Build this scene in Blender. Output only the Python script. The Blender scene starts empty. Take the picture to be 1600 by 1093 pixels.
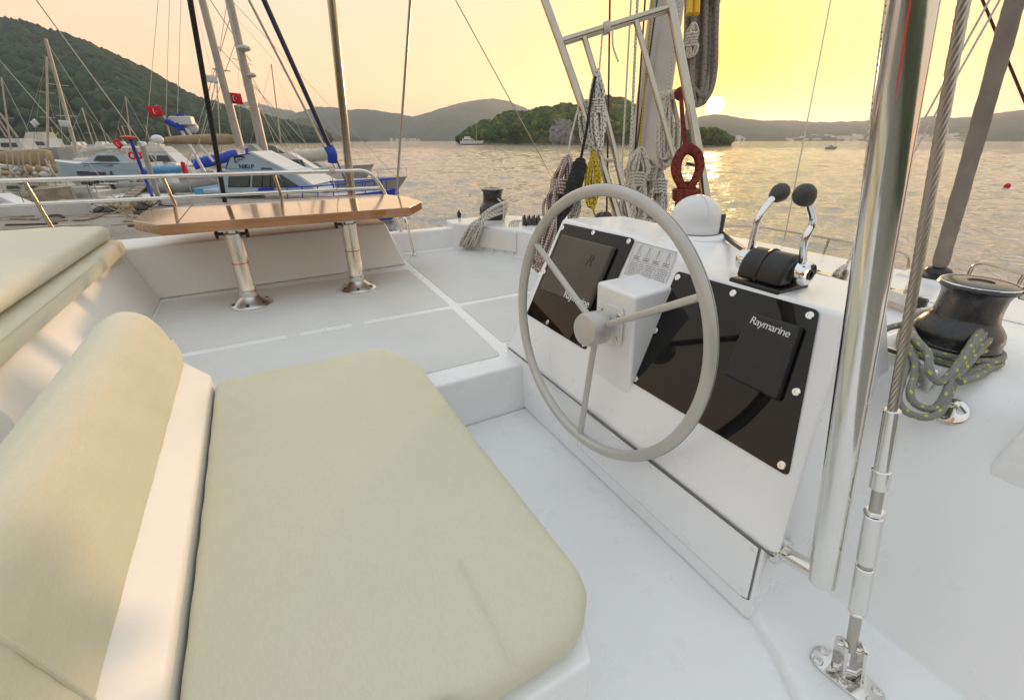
import bpy, bmesh, math, random
import numpy as np
from mathutils import Vector, Matrix
random.seed(7); rng = np.random.default_rng(11)
R = math.radians
SC = bpy.context.scene
C = SC.collection

# ---------------------------------------------------------------- camera, sky, sun, exposure
# world axes are the yacht's own: +X towards the bow, +Y to port, z = 0 is the flybridge deck
CAMZ = 0.9            # eye above the flybridge deck
WZ = -3.45            # sea level
FOC, CX, CY = 679.0, 800.0, 546.0          # focal length and centre of the photo, in its pixels
PIT = math.atan(328.0 / 679.0)
BOW = R(61)                                 # the bow lies 61 degrees to the right of the view
cam = bpy.data.cameras.new('camera')
cam.sensor_width = 36.0; cam.lens = 36.0 * FOC / 1600.0
cam.clip_start = 0.02; cam.clip_end = 40000
cam_o = bpy.data.objects.new('camera', cam); C.objects.link(cam_o)
cam_o.location = (0, 0, CAMZ); cam_o.rotation_euler = (math.pi / 2 - PIT, 0, BOW - math.pi / 2)
SC.camera = cam_o

SUN_AZ, SUN_EL = R(38.8), R(3.25)           # from the bow towards port, above the horizon
sun_dir = Vector((math.cos(SUN_AZ) * math.cos(SUN_EL), math.sin(SUN_AZ) * math.cos(SUN_EL), math.sin(SUN_EL)))
sl = bpy.data.lights.new('sun', 'SUN'); sl.energy = 2.0; sl.angle = R(2.5); sl.color = (1.0, 0.62, 0.33)
so = bpy.data.objects.new('sun', sl); C.objects.link(so)
so.rotation_euler = sun_dir.to_track_quat('Z', 'Y').to_euler()

w = bpy.data.worlds.new('World'); SC.world = w; w.use_nodes = True
nt = w.node_tree; nt.nodes.clear(); N = nt.nodes.new; L = nt.links.new
def wmath(op, a, b=None, c=None, clamp=False):
    n = N('ShaderNodeMath'); n.operation = op; n.use_clamp = clamp
    for i, v in enumerate((a, b, c)):
        if v is None: continue
        if isinstance(v, (int, float)): n.inputs[i].default_value = v
        else: L(v, n.inputs[i])
    return n.outputs[0]
def wmix(f, a, b, mode='MIX'):
    n = N('ShaderNodeMix'); n.data_type = 'RGBA'; n.blend_type = mode
    for s, v in ((0, f), (6, a), (7, b)):
        if isinstance(v, (int, float)): n.inputs[s].default_value = v
        elif isinstance(v, tuple): n.inputs[s].default_value = v + (1,)
        else: L(v, n.inputs[s])
    return n.outputs[2]
sky = N('ShaderNodeTexSky'); sky.sky_type = 'NISHITA'; sky.sun_disc = False
sky.sun_elevation = SUN_EL; sky.sun_rotation = math.pi / 2 - SUN_AZ
sky.air_density = 1.0; sky.dust_density = 2.0; sky.ozone_density = 1.0
tc = N('ShaderNodeTexCoord')
dt = N('ShaderNodeVectorMath'); dt.operation = 'DOT_PRODUCT'; L(tc.outputs['Generated'], dt.inputs[0]); dt.inputs[1].default_value = sun_dir
mu = dt.outputs['Value']
sx = N('ShaderNodeSeparateXYZ'); L(tc.outputs['Generated'], sx.inputs[0])
el = wmath('MAXIMUM', sx.outputs['Z'], 0.0)
# evening haze: peach by the horizon, cream above it, pale blue grey overhead
rp = N('ShaderNodeValToRGB'); cr_ = rp.color_ramp
cr_.elements[0].position = 0.0; cr_.elements[0].color = (1.02, 0.46, 0.20, 1)
cr_.elements[1].position = 0.9; cr_.elements[1].color = (0.54, 0.59, 0.64, 1)
for p, c in ((0.08, (0.95, 0.54, 0.28)), (0.18, (0.74, 0.53, 0.35)), (0.32, (0.60, 0.55, 0.46)), (0.55, (0.58, 0.60, 0.61))):
    e = cr_.elements.new(p); e.color = c + (1,)
L(el, rp.inputs[0])
sky_s = wmix(1.0, sky.outputs[0], (0.06, 0.06, 0.06), 'MULTIPLY')
base = wmix(0.78, sky_s, rp.outputs[0])
ang = wmath('ARCCOSINE', wmath('MINIMUM', mu, 0.99999))
def lobe(width, power=2.0):
    return wmath('EXPONENT', wmath('MULTIPLY', wmath('POWER', wmath('DIVIDE', ang, width), power), -1.0))
g1 = lobe(R(25)); g2 = lobe(R(9.0)); g3 = lobe(R(4.2)); disc = lobe(R(0.80), 6.0)
c1 = wmix(wmath('MULTIPLY', g1, .72), base, (0.62, 0.47, 0.09))
c2 = wmix(wmath('MULTIPLY', g2, .95), c1, (0.72, 0.52, 0.0))
c2 = wmix(wmath('MULTIPLY', g3, .9), c2, (1.7, 0.62, 0.0))
c3 = wmix(disc, c2, (4.5, 4.2, 3.0))
bg = N('ShaderNodeBackground'); bg.inputs[1].default_value = 1.0; L(c3, bg.inputs[0])
wo = N('ShaderNodeOutputWorld'); L(bg.outputs[0], wo.inputs[0])

vs = SC.view_settings; SC.display_settings.display_device = 'sRGB'
vs.view_transform = 'Standard'; vs.look = 'None'; vs.exposure = 0.95; vs.gamma = 1.0; vs.use_curve_mapping = False
cy = SC.cycles
cy.use_denoising = True; cy.max_bounces = 8; cy.diffuse_bounces = 4; cy.glossy_bounces = 5; cy.transmission_bounces = 6
cy.volume_bounces = 1; cy.transparent_max_bounces = 8; cy.sample_clamp_indirect = 4.0; cy.sample_clamp_direct = 12.0
cy.caustics_reflective = False; cy.caustics_refractive = False
cy.use_adaptive_sampling = True; cy.adaptive_threshold = 0.02

# ---------------------------------------------------------------- surveying helpers: a sight line from the eye, cut by a surface of the place
def sight(px, py):
    a = (px - CX) / FOC; b = -(py - CY) / FOC
    c, s = math.cos(PIT), math.sin(PIT)
    r, f, u = a, c + b * s, -s + b * c
    return Vector((r * math.sin(BOW) + f * math.cos(BOW), -r * math.cos(BOW) + f * math.sin(BOW), u))
EYE = Vector((0, 0, CAMZ))
def onz(px, py, h): d = sight(px, py); return EYE + d * ((h - CAMZ) / d.z)
def onx(px, py, X): d = sight(px, py); return EYE + d * (X / d.x)
def ony(px, py, Y): d = sight(px, py); return EYE + d * (Y / d.y)
def far(px, py, dist): d = sight(px, py); return EYE + d * (dist / math.hypot(d.x, d.y))
def dep(px, py, d): return EYE + sight(px, py) * d

# ---------------------------------------------------------------- mesh helpers
class MB:
    """collects shapes, built as ONE mesh"""
    def __init__(s): s.v = []; s.f = []; s.uv = []
    def add(s, vs, fs, uvs=None):
        o = len(s.v); s.v += [tuple(v) for v in vs]
        for i, f in enumerate(fs):
            s.f.append(tuple(j + o for j in f))
            s.uv.append(uvs[i] if uvs else [(0, 0)] * len(f))
        return s
    def box(s, lo, hi):
        x0, y0, z0 = lo; x1, y1, z1 = hi
        return s.add([(x0,y0,z0),(x1,y0,z0),(x1,y1,z0),(x0,y1,z0),(x0,y0,z1),(x1,y0,z1),(x1,y1,z1),(x0,y1,z1)],
                     [(0,3,2,1),(4,5,6,7),(0,1,5,4),(1,2,6,5),(2,3,7,6),(3,0,4,7)])
    def hexa(s, p):     # 8 corners: bottom four, top four
        return s.add(p, [(0,3,2,1),(4,5,6,7),(0,1,5,4),(1,2,6,5),(2,3,7,6),(3,0,4,7)])
    def prism(s, poly, z0, z1):     # polygon in the xy plane, counter-clockwise, z0/z1 numbers
        n = len(poly)
        vs = [(p[0], p[1], z0) for p in poly] + [(p[0], p[1], z1) for p in poly]
        return s.add(vs, [tuple(range(n - 1, -1, -1)), tuple(range(n, 2 * n))] + [(i, (i + 1) % n, n + (i + 1) % n, n + i) for i in range(n)])
    def slab(s, pts, d):            # planar 3-d polygon extruded by vector d
        n = len(pts); d = Vector(d)
        vs = [Vector(p) for p in pts] + [Vector(p) + d for p in pts]
        return s.add(vs, [tuple(range(n - 1, -1, -1)), tuple(range(n, 2 * n))] + [(i, (i + 1) % n, n + (i + 1) % n, n + i) for i in range(n)])
    def tube(s, path, r, seg=8, closed=False, caps=True, flat=1.0):
        P = [Vector(p) for p in path]; n = len(P)
        rad = r if isinstance(r, (list, tuple)) else [r] * n
        T = []
        for i in range(n):
            if closed: t = P[(i + 1) % n] - P[i - 1]
            else: t = P[min(i + 1, n - 1)] - P[max(i - 1, 0)]
            T.append(t.normalized() if t.length > 1e-9 else Vector((0, 0, 1)))
        up = Vector((0, 0, 1)) if abs(T[0].z) < 0.9 else Vector((1, 0, 0))
        nrm = (up - T[0] * up.dot(T[0])).normalized()
        vs = []; ln = [0.0]
        for i in range(n):
            if i:
                nrm = nrm - T[i] * nrm.dot(T[i])
                nrm = nrm.normalized() if nrm.length > 1e-9 else T[i].orthogonal().normalized()
                ln.append(ln[-1] + (P[i] - P[i - 1]).length)
            b = T[i].cross(nrm)
            for k in range(seg):
                a = 2 * math.pi * k / seg
                vs.append(P[i] + nrm * (math.cos(a) * rad[i]) + b * (math.sin(a) * rad[i] * flat))
        fs = []; uv = []
        m = n if closed else n - 1
        for i in range(m):
            j = (i + 1) % n; l0 = ln[i]; l1 = ln[i + 1] if i + 1 < n else ln[i] + (P[0] - P[-1]).length
            for k in range(seg):
                k2 = (k + 1) % seg
                fs.append((i * seg + k, i * seg + k2, j * seg + k2, j * seg + k))
                u0, u1 = k / seg, (k + 1) / seg
                uv.append([(u0, l0), (u1, l0), (u1, l1), (u0, l1)])
        if caps and not closed:
            fs.append(tuple(range(seg - 1, -1, -1))); uv.append([(0, 0)] * seg)
            fs.append(tuple((n - 1) * seg + k for k in range(seg))); uv.append([(0, 0)] * seg)
        return s.add(vs, fs, uv)
    def lathe(s, prof, seg=24, at=(0, 0, 0), axis=(0, 0, 1)):   # prof: (radius, height)
        q = Vector((0, 0, 1)).rotation_difference(Vector(axis).normalized()); at = Vector(at)
        vs = []; n = len(prof)
        for r, h in prof:
            for k in range(seg):
                a = 2 * math.pi * k / seg
                vs.append(at + q @ Vector((r * math.cos(a), r * math.sin(a), h)))
        fs = [(i * seg + k, i * seg + (k + 1) % seg, (i + 1) * seg + (k + 1) % seg, (i + 1) * seg + k) for i in range(n - 1) for k in range(seg)]
        if prof[0][0] > 1e-6: fs.append(tuple(range(seg - 1, -1, -1)))
        if prof[-1][0] > 1e-6: fs.append(tuple((n - 1) * seg + k for k in range(seg)))
        return s.add(vs, fs)
    def ball(s, c, r, seg=14, rings=9, sc=(1, 1, 1)):
        prof = []
        vs = []; c = Vector(c)
        for i in range(rings + 1):
            t = math.pi * i / rings
            for k in range(seg):
                a = 2 * math.pi * k / seg
                vs.append(c + Vector((r * sc[0] * math.sin(t) * math.cos(a), r * sc[1] * math.sin(t) * math.sin(a), -r * sc[2] * math.cos(t))))
        fs = [(i * seg + k, i * seg + (k + 1) % seg, (i + 1) * seg + (k + 1) % seg, (i + 1) * seg + k) for i in range(rings) for k in range(seg)]
        return s.add(vs, fs)
    def xform(s, M, start=0):
        for i in range(start, len(s.v)): s.v[i] = tuple(M @ Vector(s.v[i]))
        return s
    def build(s, name, mat, parent=None, bevel=0, seg=2, smooth=35, sub=0, local=False):
        me = bpy.data.meshes.new(name); me.from_pydata(s.v, [], s.f); 
        ul = me.uv_layers.new(name='UVMap')
        flat = [c for f in s.uv for q in f for c in q]
        if len(flat) == 2 * len(ul.data): ul.data.foreach_set('uv', flat)
        bm = bmesh.new(); bm.from_mesh(me); bmesh.ops.remove_doubles(bm, verts=bm.verts, dist=1e-6)
        bmesh.ops.recalc_face_normals(bm, faces=bm.faces); bm.to_mesh(me); bm.free()
        me.materials.append(mat)
        if smooth:
            me.polygons.foreach_set('use_smooth', [True] * len(me.polygons))
            me.set_sharp_from_angle(angle=R(smooth))
        o = bpy.data.objects.new(name, me); C.objects.link(o)
        if bevel:
            b = o.modifiers.new('bevel', 'BEVEL'); b.width = bevel; b.segments = seg; b.limit_method = 'ANGLE'; b.angle_limit = R(28); b.harden_normals = True
        if sub:
            b = o.modifiers.new('sub', 'SUBSURF'); b.levels = sub; b.render_levels = sub
        if parent is not None:
            o.parent = parent
            if not local:
                root = parent; off = Vector(parent.get('_o', (0, 0, 0)))
                o.location = -off
                o['_o'] = (0.0, 0.0, 0.0)
        return o
def fix(o): return o
def thing(name, label, cat, loc=(0, 0, 0), group=None, rz=0.0):
    o = bpy.data.objects.new(name, None); C.objects.link(o); o.location = loc; o.rotation_euler = (0, 0, rz)
    o.empty_display_size = 0.05
    o['label'] = label; o['category'] = cat; o['_o'] = tuple(loc)
    if group: o['group'] = group
    return o
def tag(o, label, cat, group=None):
    o['label'] = label; o['category'] = cat
    if group: o['group'] = group
    return o
def struct(o): o['kind'] = 'structure'; return o
def cr(pts, n=6, closed=False):     # smooth path through points
    P = [Vector(p) for p in pts]; m = len(P); out = []
    rngi = range(m) if closed else range(m - 1)
    for i in rngi:
        p0 = P[(i - 1) % m] if closed or i > 0 else P[0] * 2 - P[1]
        p1 = P[i]; p2 = P[(i + 1) % m]
        p3 = P[(i + 2) % m] if closed or i + 2 < m else P[-1] * 2 - P[-2]
        for k in range(n):
            t = k / n
            out.append(0.5 * ((2 * p1) + (p2 - p0) * t + (2 * p0 - 5 * p1 + 4 * p2 - p3) * t * t + (3 * p1 - p0 - 3 * p2 + p3) * t ** 3))
    if not closed: out.append(P[-1])
    return out
def bend(pts, r=0.05, n=5):          # polyline with rounded corners (bent pipe)
    P = [Vector(p) for p in pts]; out = [P[0]]
    for i in range(1, len(P) - 1):
        a = (P[i - 1] - P[i]); b = (P[i + 1] - P[i]); q = min(r, a.length * .45, b.length * .45)
        A = P[i] + a.normalized() * q; B = P[i] + b.normalized() * q
        for k in range(n + 1):
            t = k / n; out.append((1 - t) ** 2 * A + 2 * t * (1 - t) * P[i] + t * t * B)
    out.append(P[-1]); return out
def text(s, size, M, mat, parent, name='lettering', ext=0.0006, local=False, shear=0.0, space=1.0):
    cu = bpy.data.curves.new(name, 'FONT'); cu.body = s; cu.size = size; cu.extrude = ext; cu.align_x = 'CENTER'; cu.align_y = 'CENTER'; cu.shear = shear; cu.space_character = space
    tmp = bpy.data.objects.new(name, cu); C.objects.link(tmp); bpy.context.view_layer.update()
    me = bpy.data.meshes.new_from_object(tmp.evaluated_get(bpy.context.evaluated_depsgraph_get())); bpy.data.objects.remove(tmp); bpy.data.curves.remove(cu)
    me.name = name; me.materials.clear(); me.materials.append(mat)
    o = bpy.data.objects.new(name, me); C.objects.link(o); o.parent = parent
    off = Vector((0, 0, 0)) if local else Vector(parent.get('_o', (0, 0, 0)))
    o.matrix_local = Matrix.Translation(-off) @ M
    return o

# ---------------------------------------------------------------- materials
class G:
    """small node-graph helper"""
    def __init__(s, name):
        s.m = bpy.data.materials.new(name); s.m.use_nodes = True; s.t = s.m.node_tree
        s.b = s.t.nodes['Principled BSDF']; s.out = s.t.nodes['Material Output']
    def n(s, t, **k):
        x = s.t.nodes.new(t)
        for a, v in k.items(): setattr(x, a, v)
        return x
    def l(s, a, b): s.t.links.new(a, b)
    def set(s, sock, v):
        if hasattr(v, 'is_linked') or hasattr(v, 'links'): s.l(v, sock)
        else: sock.default_value = v
    def math(s, op, a, b=0.0, c=None, clamp=False):
        x = s.n('ShaderNodeMath', operation=op, use_clamp=clamp)
        s.set(x.inputs[0], a); s.set(x.inputs[1], b)
        if c is not None: s.set(x.inputs[2], c)
        return x.outputs[0]
    def mix(s, f, a, b, mode='MIX'):
        x = s.n('ShaderNodeMix', data_type='RGBA', blend_type=mode)
        s.set(x.inputs[0], f)
        s.set(x.inputs[6], a + (1,) if isinstance(a, tuple) and len(a) == 3 else a)
        s.set(x.inputs[7], b + (1,) if isinstance(b, tuple) and len(b) == 3 else b)
        return x.outputs[2]
    def pos(s, obj=True):
        x = s.n('ShaderNodeTexCoord'); return x.outputs['Object']
    def noise(s, scale, detail=3, rough=.5, vec=None, stretch=None):
        x = s.n('ShaderNodeTexNoise'); x.inputs['Scale'].default_value = scale; x.inputs['Detail'].default_value = detail; x.inputs['Roughness'].default_value = rough
        v = vec if vec is not None else s.pos()
        if stretch:
            mp = s.n('ShaderNodeMapping'); mp.inputs['Scale'].default_value = stretch; s.l(v, mp.inputs[0]); v = mp.outputs[0]
        s.l(v, x.inputs['Vector']); return x.outputs['Fac']
    def ramp(s, f, stops):
        x = s.n('ShaderNodeValToRGB'); e = x.color_ramp.elements
        e[0].position, e[0].color = stops[0][0], stops[0][1] + (1,)
        e[1].position, e[1].color = stops[-1][0], stops[-1][1] + (1,)
        for p, c in stops[1:-1]:
            y = e.new(p); y.color = c + (1,)
        s.l(f, x.inputs[0]); return x.outputs[0]
    def bump(s, h, strength=.3, dist=.01, prev=None):
        x = s.n('ShaderNodeBump'); x.inputs['Strength'].default_value = strength; x.inputs['Distance'].default_value = dist
        s.l(h, x.inputs['Height'])
        if prev is not None: s.l(prev, x.inputs['Normal'])
        return x.outputs[0]
    def p(s, **k):
        names = dict(col='Base Color', rough='Roughness', metal='Metallic', nrm='Normal', coat='Coat Weight', crough='Coat Roughness', spec='Specular IOR Level', sheen='Sheen Weight', alpha='Alpha', trans='Transmission Weight', ior='IOR')
        for a, v in k.items():
            sk = s.b.inputs[names[a]]
            if isinstance(v, tuple) and len(v) == 3: v = v + (1,)
            s.set(sk, v)
        return s
def paint(name, col, rough=.35, var=.06, scale=6, metal=0.0, coat=0.0, bumpn=0.0, bscale=200, rvar=.08):
    g = G(name); f = g.noise(scale, 4, .6)
    lo = tuple(max(0, c * (1 - var)) for c in col); hi = tuple(min(1, c * (1 + var)) for c in col)
    g.p(col=g.ramp(f, [(.3, lo), (.7, hi)]), metal=metal, coat=coat)
    f2 = g.noise(scale * 3.1, 3, .6)
    g.p(rough=g.math('MULTIPLY_ADD', f2, rvar * 2, max(.02, rough - rvar)))
    if bumpn: g.p(nrm=g.bump(g.noise(bscale, 2), bumpn, .002))
    return g.m
def rope_mat(name, base, fleck, freq=34.0, thr=.35, fleck2=None):
    g = G(name); uv = g.n('ShaderNodeUVMap'); uv.uv_map = 'UVMap'
    sp = g.n('ShaderNodeSeparateXYZ'); g.l(uv.outputs[0], sp.inputs[0])
    u, v = sp.outputs[0], sp.outputs[1]
    a = g.math('SINE', g.math('MULTIPLY', g.math('ADD', g.math('MULTIPLY', v, freq), g.math('MULTIPLY', u, 2.0)), 6.2832))
    b = g.math('SINE', g.math('MULTIPLY', g.math('SUBTRACT', g.math('MULTIPLY', v, freq * .82), g.math('MULTIPLY', u, 2.0)), 6.2832))
    m = g.math('MULTIPLY', g.math('GREATER_THAN', a, thr), g.math('GREATER_THAN', b, thr))
    dirt = g.noise(9, 4, .6)
    bc = g.mix(g.math('MULTIPLY', dirt, .35), base, tuple(c * .6 for c in base))
    c = g.mix(m, bc, fleck)
    if fleck2:
        m2 = g.math('MULTIPLY', g.math('LESS_THAN', a, -thr), g.math('LESS_THAN', b, -thr)); c = g.mix(m2, c, fleck2)
    hgt = g.math('ADD', g.math('SINE', g.math('MULTIPLY', g.math('ADD', g.math('MULTIPLY', v, freq * 5), g.math('MULTIPLY', u, 6.0)), 6.2832)),
                 g.math('SINE', g.math('MULTIPLY', g.math('SUBTRACT', g.math('MULTIPLY', v, freq * 5), g.math('MULTIPLY', u, 6.0)), 6.2832)))
    g.p(col=c, rough=.85, nrm=g.bump(hgt, .35, .002))
    return g.m

def gelcoat(name, col=(.88, .88, .875), rough=.28, coat=.15):
    g = G(name)
    f = g.noise(2.3, 5, .6); f2 = g.noise(45, 4, .65)
    c = g.ramp(f, [(.3, tuple(x * .965 for x in col)), (.7, col)])
    c = g.mix(g.math('MULTIPLY', g.math('GREATER_THAN', f2, .72), .05), c, (.5, .47, .42))
    st = g.noise(1.1, 6, .7, stretch=(1.0, 1.0, .35)); c = g.mix(g.math('MULTIPLY', g.math('SUBTRACT', st, .50, clamp=True), .55), c, (.60, .57, .50))
    g.p(col=c, rough=g.math('MULTIPLY_ADD', g.noise(9, 4, .6), .22, rough - .09), coat=coat, crough=.12,
        nrm=g.bump(g.noise(5, 2), .06, .01))
    return g.m
M = {}
M['gel'] = gelcoat('white gelcoat')
M['gel_warm'] = gelcoat('cream gelcoat', (.84, .825, .785), .5, 0.0)
M['gasket'] = paint('grey gasket', (.22, .22, .22), .7, .1)
g = G('nonskid deck'); f = g.noise(3, 5, .6); v = g.n('ShaderNodeTexVoronoi'); v.inputs['Scale'].default_value = 330; g.l(g.pos(), v.inputs['Vector'])
g.p(col=g.ramp(f, [(.25, (.66, .65, .62)), (.75, (.73, .72, .69))]), rough=.62, nrm=g.bump(v.outputs['Distance'], .35, .0015)); M['nonskid'] = g.m
g = G('beige canvas'); f = g.noise(1.6, 4, .6)
po = g.n('ShaderNodeTexCoord').outputs['Object']; sp = g.n('ShaderNodeSeparateXYZ'); g.l(po, sp.inputs[0])
wv = g.math('MULTIPLY', g.math('SINE', g.math('MULTIPLY', sp.outputs[0], 2600)), g.math('SINE', g.math('MULTIPLY', sp.outputs[1], 2600)))
sl_ = g.noise(220, 4, .7, stretch=(1, .35, 1)); big = g.noise(4.5, 3, .5)
n1 = g.bump(wv, .12, .0006); n2 = g.bump(sl_, .25, .0010, n1); n3 = g.bump(big, .22, .02, n2); n3 = g.bump(g.noise(26, 3, .55, stretch=(1, .45, 1)), .06, .006, n3)
c0 = g.ramp(f, [(.25, (.605, .58, .425)), (.75, (.67, .645, .48))])
c0 = g.mix(g.math('MULTIPLY', g.math('SUBTRACT', sl_, .45, clamp=True), 1.0), c0, (.50, .46, .33))
g.p(col=c0, rough=.88, sheen=.25, nrm=n3); M['canvas'] = g.m
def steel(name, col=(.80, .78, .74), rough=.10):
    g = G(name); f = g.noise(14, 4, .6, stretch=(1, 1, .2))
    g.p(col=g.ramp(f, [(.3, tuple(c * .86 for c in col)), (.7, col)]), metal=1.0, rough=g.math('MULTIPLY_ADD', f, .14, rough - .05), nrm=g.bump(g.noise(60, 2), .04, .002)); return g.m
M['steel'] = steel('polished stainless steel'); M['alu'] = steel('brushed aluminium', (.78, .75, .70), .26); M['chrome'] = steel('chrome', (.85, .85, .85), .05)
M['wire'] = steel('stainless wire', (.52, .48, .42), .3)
M['rail_far'] = steel('darkened rail steel', (.50, .45, .36), .2)  # dark, yellowish reflections of the frame pipes put into the steel colour
g = G('varnished table veneer'); f = g.noise(7, 5, .6, stretch=(.6, 9, 9)); f2 = g.noise(60, 3, .6, stretch=(.3, 6, 6))
c0 = g.ramp(f, [(.25, (.27, .105, .03)), (.55, (.40, .17, .052)), (.8, (.48, .22, .075))]); c0 = g.mix(g.math('MULTIPLY', f2, .25), c0, (.22, .09, .03))
g.p(col=c0, rough=g.math('MULTIPLY_ADD', g.noise(5, 3), .12, .13), coat=1.0, crough=.07, nrm=g.bump(f2, .04, .002)); g.b.inputs['Coat IOR'].default_value = 1.9; M['wood'] = g.m
g = G('black acrylic'); g.p(col=(.006, .006, .007), rough=g.math('MULTIPLY_ADD', g.noise(3, 4), .04, .02), coat=0.0, crough=.02, spec=.42); M['acrylic'] = g.m
M['plastic_black'] = paint('black plastic', (.018, .018, .018), .34, .2, 20, bumpn=.15, bscale=300)
M['rubber'] = paint('dark rubber', (.05, .048, .045), .55, .15, 20)
g = G('fine black cover'); v = g.n('ShaderNodeTexVoronoi'); v.inputs['Scale'].default_value = 420; g.l(g.pos(), v.inputs['Vector'])
g.p(col=(.022, .022, .023), rough=.5, nrm=g.bump(v.outputs['Distance'], .5, .0012)); M['cover'] = g.m
M['cover_brown'] = paint('dusty sun cover', (.085, .072, .058), .42, .12, 8)
M['wheel'] = paint('grey anodised wheel', (.52, .50, .465), .36, .06, 8, metal=.25, bumpn=.06, bscale=500)
M['white_print'] = paint('white lettering', (.8, .8, .8), .5, .02)
M['ink'] = paint('grey ink', (.10, .10, .12), .6, .1)
M['paper'] = paint('sticker foil', (.70, .71, .72), .3, .03)
M['white_plastic'] = paint('white plastic', (.74, .74, .75), .3, .04, 9)
M['mast'] = paint('mast aluminium', (.40, .355, .31), .38, .1, 3, metal=.35)
M['seam'] = paint('sealant seam', (.17, .17, .17), .6, .1)
M['groove'] = paint('dark groove', (.05, .045, .04), .6, .1)
M['winch'] = paint('black anodised winch', (.022, .022, .024), .28, .2, 12, coat=.3, bumpn=.05)
M['red'] = paint('flag red', (.62, .012, .02), .75, .1, 5)
M['yellow'] = paint('yellow tape', (.80, .45, .01), .6, .1)
M['rope_w'] = rope_mat('white rope with black fleck', (.74, .70, .62), (.03, .03, .03))
M['rope_wr'] = rope_mat('white rope with red fleck', (.66, .56, .50), (.22, .03, .03), 38, .2, (.05, .04, .04))
M['rope_plain'] = rope_mat('cream halyard rope', (.74, .67, .57), (.22, .17, .13), 30, .55)
M['rope_y'] = rope_mat('yellow rope with black fleck', (.62, .44, .02), (.02, .02, .02), 40, .25)
M['rope_g'] = rope_mat('grey rope with lime fleck', (.27, .275, .25), (.60, .58, .06), 26, .62)
M['rope_b'] = rope_mat('black rope', (.012, .012, .013), (.03, .03, .03), 40, .3)
M['rope_red'] = rope_mat('red rope', (.20, .022, .012), (.07, .010, .008), 26, .1)
M['rope_maroon'] = rope_mat('maroon rope', (.09, .02, .018), (.05, .012, .01), 30, .3)
M['hose'] = paint('furled canvas sleeve', (.235, .20, .165), .8, .15, 9, bumpn=.3, bscale=60)
M['greyrope'] = rope_mat('grey shock cord bundle', (.27, .235, .20), (.16, .13, .11), 26, .3)
def screw(mb, p, n, r):
    """a countersunk cross-head screw: ring, dished head and cross slot"""
    n = Vector(n).normalized()
    mb.lathe([(r, 0), (r, r * .25), (r * .8, r * .42), (r * .42, r * .42), (r * .30, r * .18), (0.0001, r * .18)], 14, p, n)
# ================================================================ the yacht's own deck (the setting)
FW = -0.235          # footwell sole
RAISE = 0.22         # raised forward part of the coach roof
# coach roof block under everything, down to the main deck, and the two hulls
mb = MB()
mb.prism([(-3.4, -1.2), (3.0, -1.2), (3.0, 3.1), (2.1, 3.9), (-3.4, 3.9)], -1.35, FW - .06)
mb.prism([(-4.5, -1.6), (4.2, -1.6), (6.2, 1.3), (4.2, 4.3), (-4.5, 4.3)], -1.6, -1.36)
mb.prism([(-5.0, 3.0), (5.0, 3.0), (7.0, 3.7), (5.0, 4.3), (-5.0, 4.3)], WZ - .5, -1.61)
mb.prism([(-5.0, -1.6), (5.0, -1.6), (7.0, -1.0), (5.0, -.3), (-5.0, -.3)], WZ - .5, -1.61)
struct(mb.build('coachroof', M['gel'], bevel=.05))
# deck slab at z = 0 with the footwell left out
deck = struct(MB().prism([(-2.6, 1.48), (1.62, 1.48), (2.2, 2.2), (2.2, 3.4), (1.6, 3.9), (-2.6, 3.9)], FW - .055, 0.0).build('deck', M['gel'], bevel=.012, seg=3))
# textured non-skid panels laid on the gelcoat
def pan(poly, z0=-.004, z1=.004, r=.03):
    P = []
    n = len(poly)
    for i in range(n):
        a, b, c = Vector(poly[i - 1] + (0,)), Vector(poly[i] + (0,)), Vector(poly[(i + 1) % n] + (0,))
        A = b + (a - b).normalized() * r; B = b + (c - b).normalized() * r
        for t in (0, .33, .67, 1): q = (1 - t) ** 2 * A + 2 * t * (1 - t) * b + t * t * B; P.append((q.x, q.y))
    return MB().prism(P, z0, z1)
for poly in ([(-.64, 2.345), (.875, 2.345), (.895, 3.26), (-.655, 3.26)], [(-.62, 1.60), (.83, 1.60), (.865, 2.290), (-.62, 2.290)],
             [(.925, 2.36), (1.62, 2.36), (1.84, 3.14), (1.50, 3.74), (.965, 3.74)], [(.92, 2.305), (.90, 1.72), (1.62, 1.72), (1.62, 2.305)]):
    pan(poly).build('nonskid_panel', M['nonskid'], deck, bevel=.002, seg=1)
for x0 in (-.02, .30):
    MB().box((x0, 2.285, -.003), (x0 + .06, 2.35, .0032)).build('drain_gap', M['nonskid'], deck)
# footwell sole, side deck at the foot of the shroud
struct(pan([(-.6, -.9), (1.02, -.9), (1.02, 1.475), (-.6, 1.475)], FW - .05, FW, .005).build('footwell_floor', M['gel']))
sd = MB().prism([(.80, -.95), (2.2, -.95), (2.2, 1.0), (.90, 1.0), (.90, .34), (.86, .24), (.80, .15)], FW - .05, FW + .035)
struct(sd.build('side_deck', M['gel'], bevel=.028, seg=4))
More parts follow.
